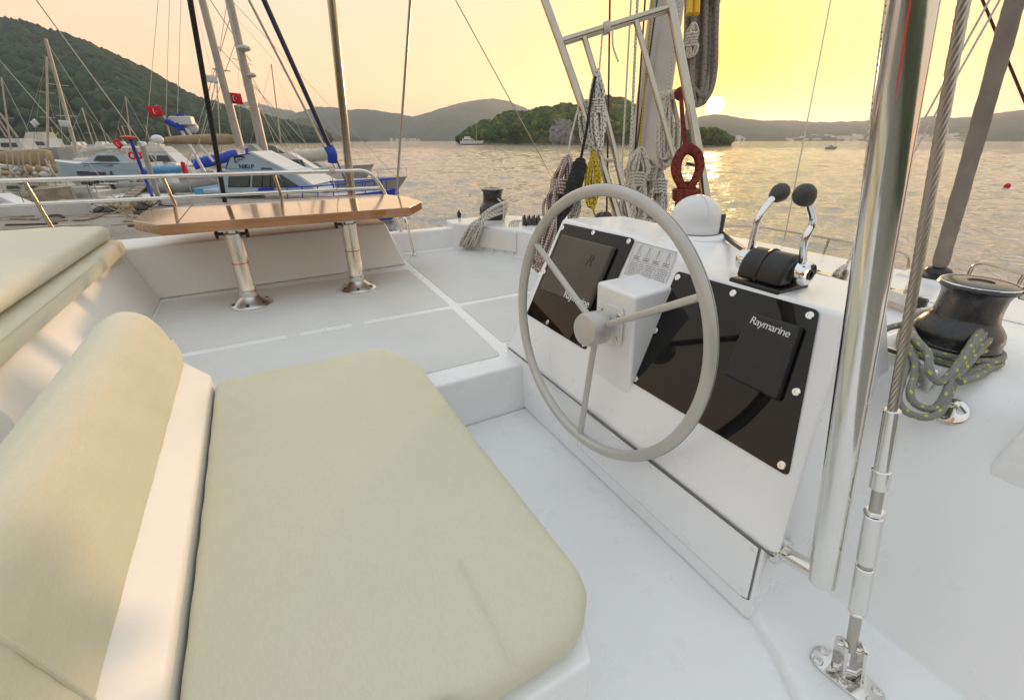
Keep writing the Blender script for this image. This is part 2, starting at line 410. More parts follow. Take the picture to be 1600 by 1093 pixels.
# raised forward coach roof with its inner coaming
rpoly = [(1.50, 3.83), (1.64, 3.62), (1.87, 3.2), (1.93, 2.7), (1.90, 2.1), (1.74, 1.6), (1.74, .62), (2.0, .3), (2.0, -.55), (3.05, -.55), (3.2, -.40), (3.2, 3.18), (2.29, 3.84), (2.05, 4.06), (1.5, 4.0)]
struct(MB().prism(rpoly, FW - .05, RAISE).build('forward_deck', M['gel'], bevel=.02, seg=4))
struct(MB().slab([(2.62, -.5, RAISE + .001), (2.63, 2.9, RAISE + .001), (2.645, 2.9, RAISE + .001), (2.635, -.5, RAISE + .001)], (0, 0, .006)).build('deck_ridge', M['gel'], bevel=.003))
struct(MB().hexa([(-2.6, 3.80, 0), (1.53, 3.83, 0), (1.53, 3.97, -.2), (-2.6, 3.97, -.2), (-2.6, 3.845, .17), (1.53, 3.845, .17), (1.53, 3.96, .17), (-2.6, 3.96, .17)]).build('port_coaming', M['gel'], bevel=.018, seg=3))
# locker under the left-hand winch: hatch lid on the coaming face
A = Vector((1.66, 3.575, 0)); B = Vector((1.845, 3.245, 0)); d = (B - A); nrm = Vector((-d.y, d.x, 0)).normalized() * -1
if nrm.x > 0: nrm = -nrm
hp = [A + Vector((0, 0, .03)), B + Vector((0, 0, .03)), B + Vector((0, 0, .20)), A + Vector((0, 0, .20))]
hatch = thing('locker_hatch', 'small white locker hatch below the dark winch beside the hanging rope', 'hatch', A)
MB().slab([p + nrm * .001 for p in hp], nrm * .012).build('hatch_lid', M['gel_warm'], hatch, bevel=.006)
for t in (.08, .4, .7, .95):
    q = A.lerp(B, t) + nrm * .013 + Vector((0, 0, .022)); m2 = MB(); m2.lathe([(.006, -.006), (.006, .004), (.0001, .006)], 8, q, nrm); m2.build('hinge_pin', M['steel'], hatch)
# settee moulding to port: bench wall, its shelf and the end slope
mb = MB()
mb.add([(-1.0, 3.315, .001), (.925, 3.41, .001), (.80, 3.43, .335), (-1.0, 3.355, .318), (.925, 3.75, .001), (.80, 3.72, .335), (-1.0, 3.72, .318), (-1.0, 3.75, .001)],
       [(0, 1, 2, 3), (3, 2, 5, 6), (1, 4, 5, 2), (4, 7, 6, 5), (0, 3, 6, 7), (0, 7, 4, 1)])
struct(mb.build('settee_wall', M['gel_warm'], bevel=.015, seg=3))
mb = MB()   # aft bench fascia
mb.add([(-.665, .2, .0), (-.665, 3.32, .0), (-.775, 3.36, .30), (-.775, .2, .30), (-2.4, .2, 0), (-2.4, 3.32, 0), (-2.4, 3.36, .30), (-2.4, .2, .30)],
       [(0, 1, 2, 3), (3, 2, 6, 7), (1, 5, 6, 2), (0, 3, 7, 4), (4, 7, 6, 5), (0, 4, 5, 1)])
struct(mb.build('bench_fascia', M['gel_warm'], bevel=.008))
# aft ledge between bench and helm seat with D-shaped drain holes
ledge = MB().prism([(-.83, -.2), (-.50, -.2), (-.50, 1.42), (-.83, 1.52)], .02, .145)
lo_ = struct(ledge.build('aft_ledge', M['nonskid'], bevel=.006))
for (px, py) in ((48, 621), (27, 656), (5, 700)):
    c = onz(px, py, .147); m2 = MB(); q = []
    for k in range(13):
        a = math.pi * (.5 + k / 12.0); q.append((c.x + .016 * math.cos(a), c.y + .016 * math.sin(a)))
    q += [(c.x + .05, c.y - .016), (c.x + .05, c.y + .016)]
    m2.prism(q, .14, .1475); m2.build('drain_recess', M['white_plastic'], lo_, bevel=.002)
# seat box of the helm bench
struct(MB().prism([(-.50, .34), (.36, .34), (.40, .42), (.40, 1.50), (.36, 1.62), (-.50, 1.70)], FW - .02, .035).build('seat_box', M['gel'], bevel=.012, seg=3))

# ================================================================ cushions
def soft(name, corners, z0, z1, parent, r=.035, label=None, bulge=.012, chamf=None, mat=None, nx=10, ny=14, puck=1.0):
    """a stuffed cushion: outline polygon (ccw), rounded rim, bulged top with slack wrinkles near the rim"""
    P = [Vector(c + (0,)) for c in corners]; n = len(P)
    # resample outline with rounded corners
    out = []
    for i in range(n):
        a, b, c = P[i - 1], P[i], P[(i + 1) % n]; rr = min(.05, (a - b).length * .4, (c - b).length * .4)
        A = b + (a - b).normalized() * rr; B = b + (c - b).normalized() * rr
        for t in (0, .25, .5, .75, 1): out.append((1 - t) ** 2 * A + 2 * t * (1 - t) * b + t * t * B)
        L_ = (c - b).length - 2 * rr; k = max(1, int(L_ / .05))
        e = c + (b - c).normalized() * min(.05, (c - b).length * .4, (P[(i + 2) % n] - c).length * .4)
        for j in range(1, k): out.append(B.lerp(e, j / k))
    cen = sum(out, Vector((0, 0, 0))) / len(out); m = len(out)
    rings = []
    H = z1 - z0
    prof = [(r * 1.1, 0), (r * .35, .10), (0, .3), (0, .62), (r * .28, .84), (r * .85, .97), (r * 1.6, 1.0)]
    vs = []; fs = []
    for ins, h in prof:
        for i, p in enumerate(out):
            d = (cen - p).normalized(); wv = .0022 * puck * math.sin(i * 2.3 + h * 3) * (1 if h > .5 else .3)
            vs.append(p + d * (ins + wv) + Vector((0, 0, z0 + H * h + .0025 * puck * math.sin(i * 1.7) * (h > .9))))
    for f, hh in ((.75, .35), (.5, .65), (.25, .88)):
        for i, p in enumerate(out):
            d = cen.lerp(p, f); vs.append(Vector((d.x, d.y, z1 + bulge * hh)))
    vs.append(Vector((cen.x, cen.y, z1 + bulge))); vs.append(Vector((cen.x, cen.y, z0)))
    k = len(prof) + 3
    for a in range(k - 1):
        for i in range(m): fs.append((a * m + i, a * m + (i + 1) % m, (a + 1) * m + (i + 1) % m, (a + 1) * m + i))
    for i in range(m):
        fs.append(((k - 1) * m + i, (k - 1) * m + (i + 1) % m, k * m)); fs.append((k * m + 1, (i + 1) % m, i))
    mb = MB().add(vs, fs)
    return mb
seat = thing('seat_cushion', 'large flat beige cushion on the helm seat in front of the wheel', 'cushion', (0, 1, .04))
soft('c', [(-.285, .36), (.34, .36), (.425, .435), (.425, 1.55), (.335, 1.765), (-.285, 1.765)], .036, .105, seat, puck=1.2).build('cushion_cover', M['canvas'], seat, smooth=60, sub=1)
# stitched seam at the near corner
p = cr([onz(716, 870, .1165), onz(745, 925, .1155), onz(775, 985, .114), onz(806, 1052, .107)], 6)
MB().tube(p, .0010, 5).build('stitched_seam', M['canvas'], seat)
m2 = MB(); m2.lathe([(.042, -.001), (.040, .001), (.036, .0012), (.033, .003), (.0001, .0035)], 32, onz(690, 1142, .112), (0, 0, 1)); m2.build('vent_grommet', M['alu'], seat)

# white moulded seat back strip and its reclined cushion
back = thing('seat_back_strip', 'white moulded strip between the seat cushion and its backrest', 'seat back', (-.3, 1, .1))
mb = MB().add([(-.290, -.1, .05), (-.290, 1.76, .05), (-.292, 1.77, .118), (-.292, -.1, .118), (-.355, 1.745, .205), (-.355, -.1, .205), (-.40, 1.745, .20), (-.40, -.1, .20), (-.40, -.1, .04), (-.40, 1.76, .04)],
              [(0, 1, 2, 3), (3, 2, 4, 5), (5, 4, 6, 7), (7, 6, 9, 8), (8, 9, 1, 0), (1, 9, 6, 4, 2), (0, 3, 5, 7, 8)])
mb.build('moulded_strip', M['gel_warm'], back, bevel=.008, seg=3)
rest = thing('backrest_cushion', 'tall reclined beige cushion behind the helm seat, at the left edge', 'cushion', (-.4, 1, .2))
# cross-section in XZ swept along Y
sec = [(-.350, .190), (-.352, .25), (-.362, .31), (-.375, .37), (-.395, .412), (-.425, .432), (-.462, .434), (-.492, .415), (-.508, .365), (-.512, .28), (-.50, .19), (-.43, .175)]
sec = [(q.x, q.y) for q in cr([(a, b, 0) for a, b in sec], 3, True)]
vs = []; fs = []; ys = [.50, .505, .52, .545] + [.57 + i * .05 for i in range(23)] + [1.70, 1.73, 1.752, 1.765, 1.77]
cxs, czs = -.43, .29; ns = len(sec)
for j, y in enumerate(ys):
    e0 = min(1, (y - .49) / .05); e1 = min(1, (1.772 - y) / .075); e = math.sqrt(max(.0, 1 - (1 - min(e0, e1)) ** 2)); e = .50 + .5 * e
    for i, (a, b) in enumerate(sec):
        wv = .0018 * math.sin(j * 1.9 + i * .7) + .0012 * math.sin(i * 2.3 + j * .45)
        rk = -.022 * math.sin((y - .5) / 1.27 * math.pi)
        zz = czs + (b - czs) * e + wv; xx = cxs + (a - cxs) * (.72 + .28 * e) + wv
        if y > 1.55 and b > .3: zz -= .035 * ((y - 1.55) / .22) ** 2
        vs.append((xx, y, zz))
nr = len(ys)
for j in range(nr - 1):
    for i in range(ns): fs.append((j * ns + i, j * ns + (i + 1) % ns, (j + 1) * ns + (i + 1) % ns, (j + 1) * ns + i))
fs.append(tuple(range(ns))); fs.append(tuple((nr - 1) * ns + i for i in range(ns)))
MB().add(vs, fs).build('cushion_cover', M['canvas'], rest, smooth=70, sub=1)
# piping along the near end of the backrest
pp = [ (cxs + (a - cxs) * 1.012, .565, czs + (b - czs) * 1.012) for a, b in sec]
MB().tube(cr(pp, 1, True), .005, 8, closed=True).build('piping', M['canvas'], rest, sub=1)
# bench cushions on the port-aft side
lowc = thing('bench_cushion', 'lower of two stacked beige bench cushions at the left edge', 'cushion', (-1.1, 2, .3))
soft('c', [(-1.7, .5), (-.735, .5), (-.735, 3.335), (-1.7, 3.335)], .302, .388, lowc, r=.04, bulge=.002).build('cushion_cover', M['canvas'], lowc, smooth=60, sub=1)
MB().tube(cr([(-.742, .56, .372), (-.745, 1.5, .374), (-.742, 2.5, .373), (-.745, 3.28, .372)], 8), .0018, 5).build('stitched_seam', M['canvas'], lowc)
topc = thing('bench_cushion', 'upper of two stacked beige bench cushions, its end beside the table', 'cushion', (-1.1, 2, .4))
soft('c', [(-1.75, .5), (-.79, .5), (-.775, 3.33), (-1.0, 3.42), (-1.75, 3.42)], .392, .468, topc, r=.045, bulge=.012).build('cushion_cover', M['canvas'], topc, smooth=60, sub=1)

# ================================================================ table
tab = thing('table', 'varnished wooden table with clipped corners on two aluminium pedestals', 'table', (.15, 2.96, 0))
tz0, tz1 = .455, .510
top = [(-.475, 2.86), (.83, 2.86), (1.0, 3.12), (1.0, 3.45), (.87, 3.72), (-.42, 3.72), (-.62, 3.45), (-.62, 3.10)]
tt = MB().prism(top, tz0, tz1).build('tabletop', M['wood'], tab, bevel=.004, seg=2)
MB().slab([(-.40, 2.862, tz1 + .0004), (-.395, 2.862, tz1 + .0004), (-.395, 3.718, tz1 + .0004), (-.40, 3.718, tz1 + .0004)], (0, 0, .0004)).build('leaf_joint', M['groove'], tt)
for (lx, ly) in ((-.173, 2.953), (.46, 2.962)):
    ped = MB()
    ped.lathe([(.118, .003), (.118, .008), (.112, .014), (.085, .028), (.058, .05), (.050, .058), (.050, .085), (.047, .088), (.047, .10)], 40, (lx, ly, 0))
    pd = ped.build('pedestal_foot', M['alu'], tab)
    for k in range(6):
        a = k * math.pi / 3 + .35; c = Vector((lx + .095 * math.cos(a), ly + .095 * math.sin(a), .0215))
        m2 = MB(); m2.lathe([(.011, -.004), (.011, .004), (.006, .0045), (.0001, .002)], 10, c, (math.cos(a) * .5, math.sin(a) * .5, 1)); m2.build('bolt', M['rubber'], pd)
    col = MB(); col.lathe([(.047, .088), (.047, .092), (.0445, .096), (.0445, .400), (.047, .402), (.047, .424), (.040, .427), (.030, .428), (  .030, .455)], 40, (lx, ly, 0))
    cl = col.build('column', M['alu'], tab)
    m2 = MB(); m2.lathe([(.0447, .255), (.0449, .255), (.0449, .260), (.0447, .260)], 40, (lx, ly, 0)); m2.build('red_band', M['red'], cl)
    MB().box((lx - .045, ly - .03, .440), (lx + .045, ly + .06, .455)).build('mounting_plate', M['alu'], tab, bevel=.004)
    for sgn, dz in ((-1, .0), (1, -.008)):
        if sgn > 0 and lx > .2: continue
        kx = lx + sgn * .062; kz = .428 + dz
        kn = MB(); kn.tube([(lx + sgn * .04, ly - .01, kz), (kx + sgn * .004, ly - .012, kz)], .009, 10)
        for k in range(5):
            a = k * 2 * math.pi / 5 + .3; kn.ball((kx + sgn * .012, ly - .012 + .019 * math.cos(a), kz + .019 * math.sin(a)), .0095, 8, 6)
        kn.ball((kx + sgn * .012, ly - .012, kz), .018, 10, 6, (.6, 1, 1)); kn.build('clamp_knob', M['plastic_black'], tab)
    ring = MB(); ring.lathe([(.165, -.002), (.165, .006), (.158, .0075), (.152, .006), (.14, .0045), (.125, .0045), (.122, .002)], 48, (lx, ly, 0)); ring.build('moulded_ring', M['nonskid'], deck)

# ================================================================ steering console
TH = R(24)
nD = Vector((-math.cos(TH), 0, math.sin(TH))); vD = Vector((math.sin(TH), 0, math.cos(TH))); uD = Vector((0, -1, 0)); bD = Vector((.87, 0, .04))
def dash(u, v, off=0.0): return bD + uD * u + vD * v + nD * off     # u to the right (minus port), v up the slope
con = thing('helm_console', 'white moulded steering console with two black instrument panels', 'console', (1.1, .9, FW))
tL, bL, tR, bR = 1.575, 1.60, .425, .300
def vtop(y): return float(np.interp(y, [.43, .82, .93, 1.12, 1.6], [.556, .556, .586, .610, .610]))
mb = MB(); stn = []
for i, y in enumerate((1.6, 1.30, 1.12, 1.02, .93, .87, .82, .62, .3)):
    f = (1.6 - y) / 1.3; tp = dash(0, vtop(y)); yl_ = 1.62 if i == 0 else (.325 if i == 8 else y); yt = tL if i == 0 else (tR if i == 8 else y); yb = bL if i == 0 else (bR if i == 8 else y)
    stn.append([(.885, yl_, FW), (.872, yl_, .030), (.866, yb, .042), (tp.x, yt, tp.z), (1.42 - .02 * f, yt - .05 * (i == 0) + .06 * (i == 8), tp.z - .004), (1.56 - .06 * f, yt if 0 < i < 8 else (1.52 if i == 0 else .40), .20), (1.60 - .04 * f, yt if 0 < i < 8 else (1.54 if i == 0 else .36), FW)])
zt = dash(0, .61).z; ztr = dash(0, .556).z
vv_ = [q for r_ in stn for q in r_]; ns_ = len(stn)
fs = [(j * 7 + i, j * 7 + i + 1, j * 7 + 8 + i, j * 7 + 7 + i) for j in range(ns_ - 1) for i in range(6)] + [(j * 7 + 6, j * 7, j * 7 + 7, j * 7 + 13) for j in range(ns_ - 1)]
mb.add(vv_, fs + [tuple(range(6, -1, -1)), tuple((ns_ - 1) * 7 + i for i in range(7))])
mb.build('console_body', M['gel'], con, bevel=.018, seg=4)
# joint line and lower access cover
MB().slab([(.8655, .318, .030), (.8655, 1.60, .030), (.8655, 1.60, .0335), (.8655, .318, .0328)], (.004, 0, 0)).build('joint_line', M['seam'], con)
def lowx(z): return .885 + (.872 - .885) * (z - FW) / (.030 - FW)
cv = [(1.06, -.165), (1.045, .018), (.352, .022), (.342, -.155), (.36, -.165)]
MB().slab([(lowx(z) - .0005, y + (.004 if y > .7 else -.004), z + (.004 if z > -.1 else -.004)) for y, z in cv], (-.0012, 0, 0)).build('cover_gasket', M['gasket'], con)
acc = MB().slab([(lowx(z) - .0015, y, z) for y, z in cv], (-.0035, 0, 0)).build('access_cover', M['gel'], con, bevel=.002)
for (y, z) in ((1.035, -.145), (1.03, .004), (.7, .006), (.365, .006), (.36, -.14), (.87, .005)):
    m2 = MB(); m2.lathe([(.005, -.002), (.005, .0016), (.0001, .0022)], 10, (lowx(z) - .005, y, z), (-1, 0, 0)); m2.build('screw', M['white_plastic'], acc)
# instrument panels
def panel(name, uv, lab):
    pts = []
    n = len(uv)
    for i in range(n):
        a, b, c = Vector(uv[i - 1] + (0,)), Vector(uv[i] + (0,)), Vector(uv[(i + 1) % n] + (0,))
        A = b + (a - b).normalized() * .014; B = b + (c - b).normalized() * .014
        for t in (0, .33, .67, 1): q = (1 - t) ** 2 * A + 2 * t * (1 - t) * b + t * t * B; pts.append(dash(q.x, q.y, .0015))
    o = MB().slab(pts, nD * .005).build(name, M['acrylic'], con, bevel=.0012, seg=1); o['label'] = lab
    return o
PL = panel('instrument_panel', [(-1.555, .175), (-1.130, .175), (-1.125, .602), (-1.545, .592)], 'glossy black panel behind the left of the wheel')
PR = panel('instrument_panel', [(-.888, .165), (-.370, .172), (-.485, .548), (-.905, .540)], 'glossy black panel at the right of the console')
for pan_, pts in ((PL, [(-1.535, .572), (-1.34, .585), (-1.145, .588), (-1.543, .375), (-1.395, .192), (-1.148, .192), (-1.142, .39), (-1.54, .195)]),
                  (PR, [(-.890, .522), (-.70, .526), (-.498, .530), (-.882, .347), (-.443, .356), (-.872, .182), (-.393, .188), (-.62, .184)])):
    for (u, v) in pts[:7]:
        m2 = MB(); screw(m2, dash(u, v, .0063), nD, .0098); m2.build('screw', M['chrome'], pan_)
# displays under their sun covers
def disp(uv, h0, h1, mat, par, name):
    lo = [dash(u, v, h0) for u, v in uv]; cu = sum((Vector((u, v, 0)) for u, v in uv), Vector()) / 4
    hi = [dash(cu.x + (u - cu.x) * .965, cu.y + (v - cu.y) * .965, h1) for u, v in uv]
    return MB().hexa(lo + hi).build(name, mat, par, bevel=.006, seg=3)
dl = disp([(-1.515, .30), (-1.185, .318), (-1.185, .556), (-1.51, .548)], .0066, .026, M['cover_brown'], con, 'display_cover')
dl['label'] = 'dusty brown screen cover on the left panel'
dr = disp([(-.612, .318), (-.462, .318), (-.494, .500), (-.628, .497)], .0066, .030, M['cover'], con, 'display_cover')
dr['label'] = 'textured black screen cover on the right panel'
RotD = Matrix((( uD.x, vD.x, nD.x), (uD.y, vD.y, nD.y), (uD.z, vD.z, nD.z))).to_4x4()
def dtext(s, size, u, v, off, par, mat, rot=0.0, shear=0.0, sp=1.0):
    return text(s, size, Matrix.Translation(dash(u, v, off)) @ RotD @ Matrix.Rotation(rot, 4, 'Z'), mat, par, shear=shear, space=sp)
dtext('Raymarine', .0265, -.557, .474, .0305, dr, M['white_print'], -.02, 0, .92)
dtext('Raymarine', .040, -1.262, .330, .0265, dl, M['white_print'], .02, 0, .92)
dtext('R', .062, -1.275, .480, .0263, dl, M['cover'], -.02, .25)
# sail plan sticker
st = MB().slab([dash(-1.112, .477, .0012), dash(-.921, .487, .0012), dash(-.934, .596, .0012), dash(-1.118, .597, .0012)], nD * .0008).build('sail_plan_sticker', M['paper'], con)
ink = MB()
def q2(a, b):       # sticker coordinates 0..1
    u = (-1.112 + (-.921 + 1.112) * a) * (1 - b) + (-1.118 + (-.934 + 1.118) * a) * b
    v = (.477 + .010 * a) * (1 - b) + (.597 - .001 * a) * b
    return dash(u, v, .0023)
def stroke(a0, b0, a1, b1, wd=.0007):
    p, q = q2(a0, b0), q2(a1, b1); d = (q - p).normalized(); s = nD.cross(d) * wd * .5
    ink.add([p - s, q - s, q + s, p + s], [(0, 1, 2, 3)])
for e in ((.02, .03, .98, .03), (.98, .03, .98, .97), (.98, .97, .02, .97), (.02, .97, .02, .03), (.04, .46, .97, .46), (.26, .05, .26, .40), (.40, .05, .40, .40), (.68, .05, .68, .40)): stroke(*e, .0009)
for i in range(4):
    a = .10 + i * .23
    stroke(a + .06, .56, a + .06, .92, .0013); stroke(a + .06, .92, a + .14, .57); stroke(a - .01, .58, a + .13, .58, .0018); stroke(a, .53, a + .12, .53, .0026)
    stroke(a + .12, .54, a + .15, .50); stroke(a - .02, .50, a + .15, .50, .0008); stroke(a + .06, .90, a + .02, .60); stroke(a + .10, .885, a + .115, .925, .001); stroke(a + .115, .885, a + .115, .925, .001)
random.seed(3)
for r_ in range(6):
    b = .40 - r_ * .062
    stroke(.04, b - .031, .96, b - .031, .0004)
    for (c0, c1) in ((.06, .24), (.28, .38), (.43, .65), (.71, .94)):
        a = c0 + random.random() * .03
        while a < c1 - .02:
            l = .012 + random.random() * .03; stroke(a, b, min(a + l, c1), b, .0021); a += l + .012
random.seed(7)
ink.build('print', M['ink'], st, smooth=0)
# wheel pedestal box
pb = MB()
yl, yr, zb = 1.062, .884, .487
pb.add([(.918, yl - .004, .13), (.918, yr - .012, .13), (.902, yr, zb), (.902, yl, zb), (1.00, yl, .12), (1.00, yr - .012, .12), (1.10, yr + .012, zb + .004), (1.10, yl, zb + .004)],
       [(0, 1, 2, 3), (3, 2, 6, 7), (0, 3, 7, 4), (1, 5, 6, 2), (4, 7, 6, 5), (0, 4, 5, 1)])
pbo = pb.build('wheel_pedestal', M['gel'], con, bevel=.012, seg=4)
pl = MB().slab([onx(q[0], q[1], .9015) for q in ((936, 470), (973, 480), (975, 488), (971, 537), (966, 541), (930, 530))], (-.003, 0, 0)).build('bearing_plate', M['gel'], pbo, bevel=.0012, seg=1)
for q in ((939, 481), (967, 494), (962, 531)):
    m2 = MB(); screw(m2, onx(q[0], q[1], .8983), (-1, 0, 0), .0095); m2.build('screw', M['steel'], pbo)
m2 = MB(); m2.lathe([(.021, -.001), (.021, .001), (.0001, .001)], 24, onx(951, 505, .8983), (-1, 0, 0)); m2.build('shaft_hole', M['groove'], pbo)
# ================================================================ wheel
WC = Vector((.829, .970, .3712)); WR = .4045
whl = thing('steering_wheel', 'grey three-spoke steering wheel mounted on the white console', 'steering wheel', WC)
wn = Vector((-math.cos(.049) * math.cos(.049), -math.cos(.049) * math.sin(.049), math.sin(.049))).normalized()
wu = Vector((0, 0, 1)); wu = (wu - wn * wu.dot(wn)).normalized(); wr_ = wu.cross(wn).normalized()
if wr_.y > 0: wr_ = -wr_
ringp = [WC + wr_ * (WR * math.cos(2 * math.pi * k / 96)) + wu * (WR * math.sin(2 * math.pi * k / 96)) for k in range(96)]
rim = MB().tube(ringp, .0172, 16, closed=True).build('rim', M['wheel'], whl, smooth=80)
MB().tube([p - (p - WC).normalized() * -.0173 for p in ringp], .0007, 4, closed=True).build('rim_seam', M['groove'], rim)
for a in (R(-90), R(30.5), R(149.5)):
    d = wr_ * math.cos(a) + wu * math.sin(a)
    MB().tube([WC + d * .04 - wn * .012, WC + d * (WR - .006)], .0102, 14).build('spoke', M['wheel'], whl)
hb = MB(); hb.lathe([(r_ * 1.18, h_ * 1.18) for r_, h_ in [(.036, -.028), (.043, -.026), (.045, -.022), (.045, -.006), (.0436, -.005), (.0436, -.003), (.045, -.002), (.045, .026), (.041, .034), (.030, .0375), (.0001, .038)]], 36, WC, wn); hb.build('hub', M['wheel'], whl)
MB().tube([WC - wn * .02, WC - wn * .085], .015, 14).build('shaft', M['steel'], whl)

# ================================================================ compass dome and throttle on the console top
dc = onz(1082, 368, .580); zdc = .580
dome = thing('compass_dome', 'white domed compass cover on top of the console', 'compass', dc)
m2 = MB(); m2.lathe([(.118, -.02), (.118, .006), (.110, .014), (.100, .016)], 40, dc); m2.build('mounting_ring', M['gel'], dome)
m2 = MB(); m2.lathe([(.087, .014), (.087, .047), (.084, .052)], 40, dc); db = m2.build('compass_base', M['white_plastic'], dome)
m2 = MB(); m2.lathe([(.0892, .0165), (.0892, .0185), (.087, .0185)], 40, dc); m2.build('gasket', M['groove'], db)
pf = [(.0865, .048), (.086, .066)] + [(.086 * math.cos(t), .066 + .078 * math.sin(t)) for t in [i * math.pi / 2 / 9 for i in range(1, 9)]] + [(.0001, .144)]
m2 = MB(); m2.lathe(pf, 44, dc); dm = m2.build('hood', M['white_plastic'], dome)
vw = (EYE - dc); vw.z = 0; vw.normalize(); sd_ = Vector((vw.y, -vw.x, 0))
arc = [dc + (vw * math.cos(t) * .0 + sd_ * 0) for t in (0,)]
arc = []
for k in range(13):
    t = k / 12 * math.pi * .5; dd = (vw * .85 + sd_ * -.5).normalized(); arc.append(dc + dd * (.0872 * math.cos(t)) + Vector((0, 0, .066 + .079 * math.sin(t))))
MB().tube(arc, .0028, 6).build('hood_rib', M['white_plastic'], dm)
hg = dc + (vw * .45 - sd_ * .9).normalized() * .092
sgn = -1 if (sight(1118, 355).cross(Vector((0, 0, 1)))).length else 1
rt = Vector((math.sin(BOW), -math.cos(BOW), 0))           # the viewer's right
hg = dc + (rt * .93 + vw * .37).normalized() * .087
MB().hexa([hg + rt * a + vw * b + Vector((0, 0, c)) for c in (.018, .085) for a, b in ((-.006, .016), (.012, .016), (.012, -.014), (-.006, -.014))]).build('hinge', M['rubber'], dome, bevel=.006)
tc_ = Vector((1.168, .665, ztr + .001))
thr = thing('throttle_control', 'black twin throttle with two chrome levers and round knobs', 'throttle', tc_)
MB().prism([(tc_.x + a, tc_.y + b) for a, b in ((-.068, -.072), (.066, -.072), (.066, .072), (-.068, .072))], tc_.z - .008, tc_.z + .008).build('base_plate', M['plastic_black'], thr, bevel=.005)
bd = MB(); nseg = 20; pf = []
for k in range(nseg + 1):
    t = math.pi * k / nseg; pf.append((tc_.x - .058 * math.cos(t), tc_.z + .010 + .078 * math.sin(t) ** .85))
vs = [(x, tc_.y - .062, z) for x, z in pf] + [(x, tc_.y + .062, z) for x, z in pf]; n = len(pf)
bd.add(vs, [(i, i + 1, n + i + 1, n + i) for i in range(n - 1)] + [tuple(range(n)), tuple(range(2 * n - 1, n - 1, -1)), (0, n, 2 * n - 1, n - 1)])
bo = bd.build('housing', M['plastic_black'], thr, bevel=.010, seg=3)
rb = MB(); pr2 = [Vector((x, tc_.y + .006, z + .001)) for x, z in pf]; rb.tube(pr2, .0035, 6); rb.build('centre_rib', M['plastic_black'], bo)
for s_ in (-1, 1):
    ax = Vector((tc_.x + .004, tc_.y + s_ * .058, tc_.z + .046))
    m2 = MB(); m2.lathe([(.026, -.002), (.028, .0), (.031, .010), (.031, .030), (.027, .038), (.013, .039), (.012, .036), (.0001, .036)], 28, ax, (0, s_, 0)); hbo = m2.build('lever_hub', M['chrome'], thr)
    m2 = MB(); m2.lathe([(.014, .0395), (.014, .0415), (.009, .0415), (.008, .0395), (.0001, .0395)], 20, ax, (0, s_, 0)); m2.build('hub_cap', M['rubber'], hbo)
    yv = ax.y + s_ * .018
    # the two levers rise apart and lean together at the top
    k3 = [ony(a, b, yv) for a, b in (((1174, 392), (1179, 362), (1186, 338), (1203, 314), (1211, 307)) if s_ > 0 else ((1243, 415), (1257, 378), (1270, 347), (1266, 322), (1261, 312)))]
    k3[0] = ax + Vector((0, s_ * .018, 0))
    MB().tube(cr(k3, 6), .0088, 14).build('lever', M['chrome'], thr)
    kd = (k3[-1] - k3[-2]).normalized(); kp = k3[-1] + kd * .018
    kn = MB(); kn.lathe([(.009, -.030), (.013, -.026), (.020, -.014), (.0245, .0), (.023, .012), (.016, .022), (.006, .0268), (.0001, .0275)], 24, kp, kd); kn.build('knob', M['rubber'], thr)
# ================================================================ starboard winch platform and bulwark
mb = MB()
mb.add([(1.10, .66, FW), (1.10, -.6, FW), (1.46, -.6, .315), (1.46, .55, .315), (1.52, -.6, .345), (1.52, .53, .345), (2.1, -.6, .345), (2.1, .53, .345), (2.15, -.6, FW), (2.15, .60, FW)],
       [(0, 1, 2, 3), (3, 2, 4, 5), (5, 4, 6, 7), (7, 6, 8, 9), (0, 3, 5, 7, 9), (1, 8, 6, 4, 2), (0, 9, 8, 1)])
struct(mb.build('winch_platform', M['gel'], bevel=.02, seg=4))
mb = MB()
mb.add([(1.372, .166, .13), (2.6, .235, .16), (1.385, .150, .30), (1.46, .130, .475), (2.6, .13, .50), (1.385, -.8, .30), (1.46, -.8, .475), (2.6, -.8, .50), (1.372, -.8, .13), (2.6, -.8, .16)],
       [(0, 1, 4, 3, 2), (0, 2, 5, 8), (2, 3, 6, 5), (3, 4, 7, 6), (1, 9, 7, 4), (5, 6, 7, 9, 8), (0, 8, 9, 1)])
struct(mb.build('starboard_bulwark', M['gel'], bevel=.016, seg=3))
struct(MB().hexa([(1.38, .50, .20), (1.62, .50, .20), (1.62, .66, .20), (1.38, .66, .20), (1.50, .50, .345), (1.62, .50, .345), (1.62, .62, .345), (1.50, .62, .345)]).build('moulded_block', M['gel'], bevel=.014, seg=3))

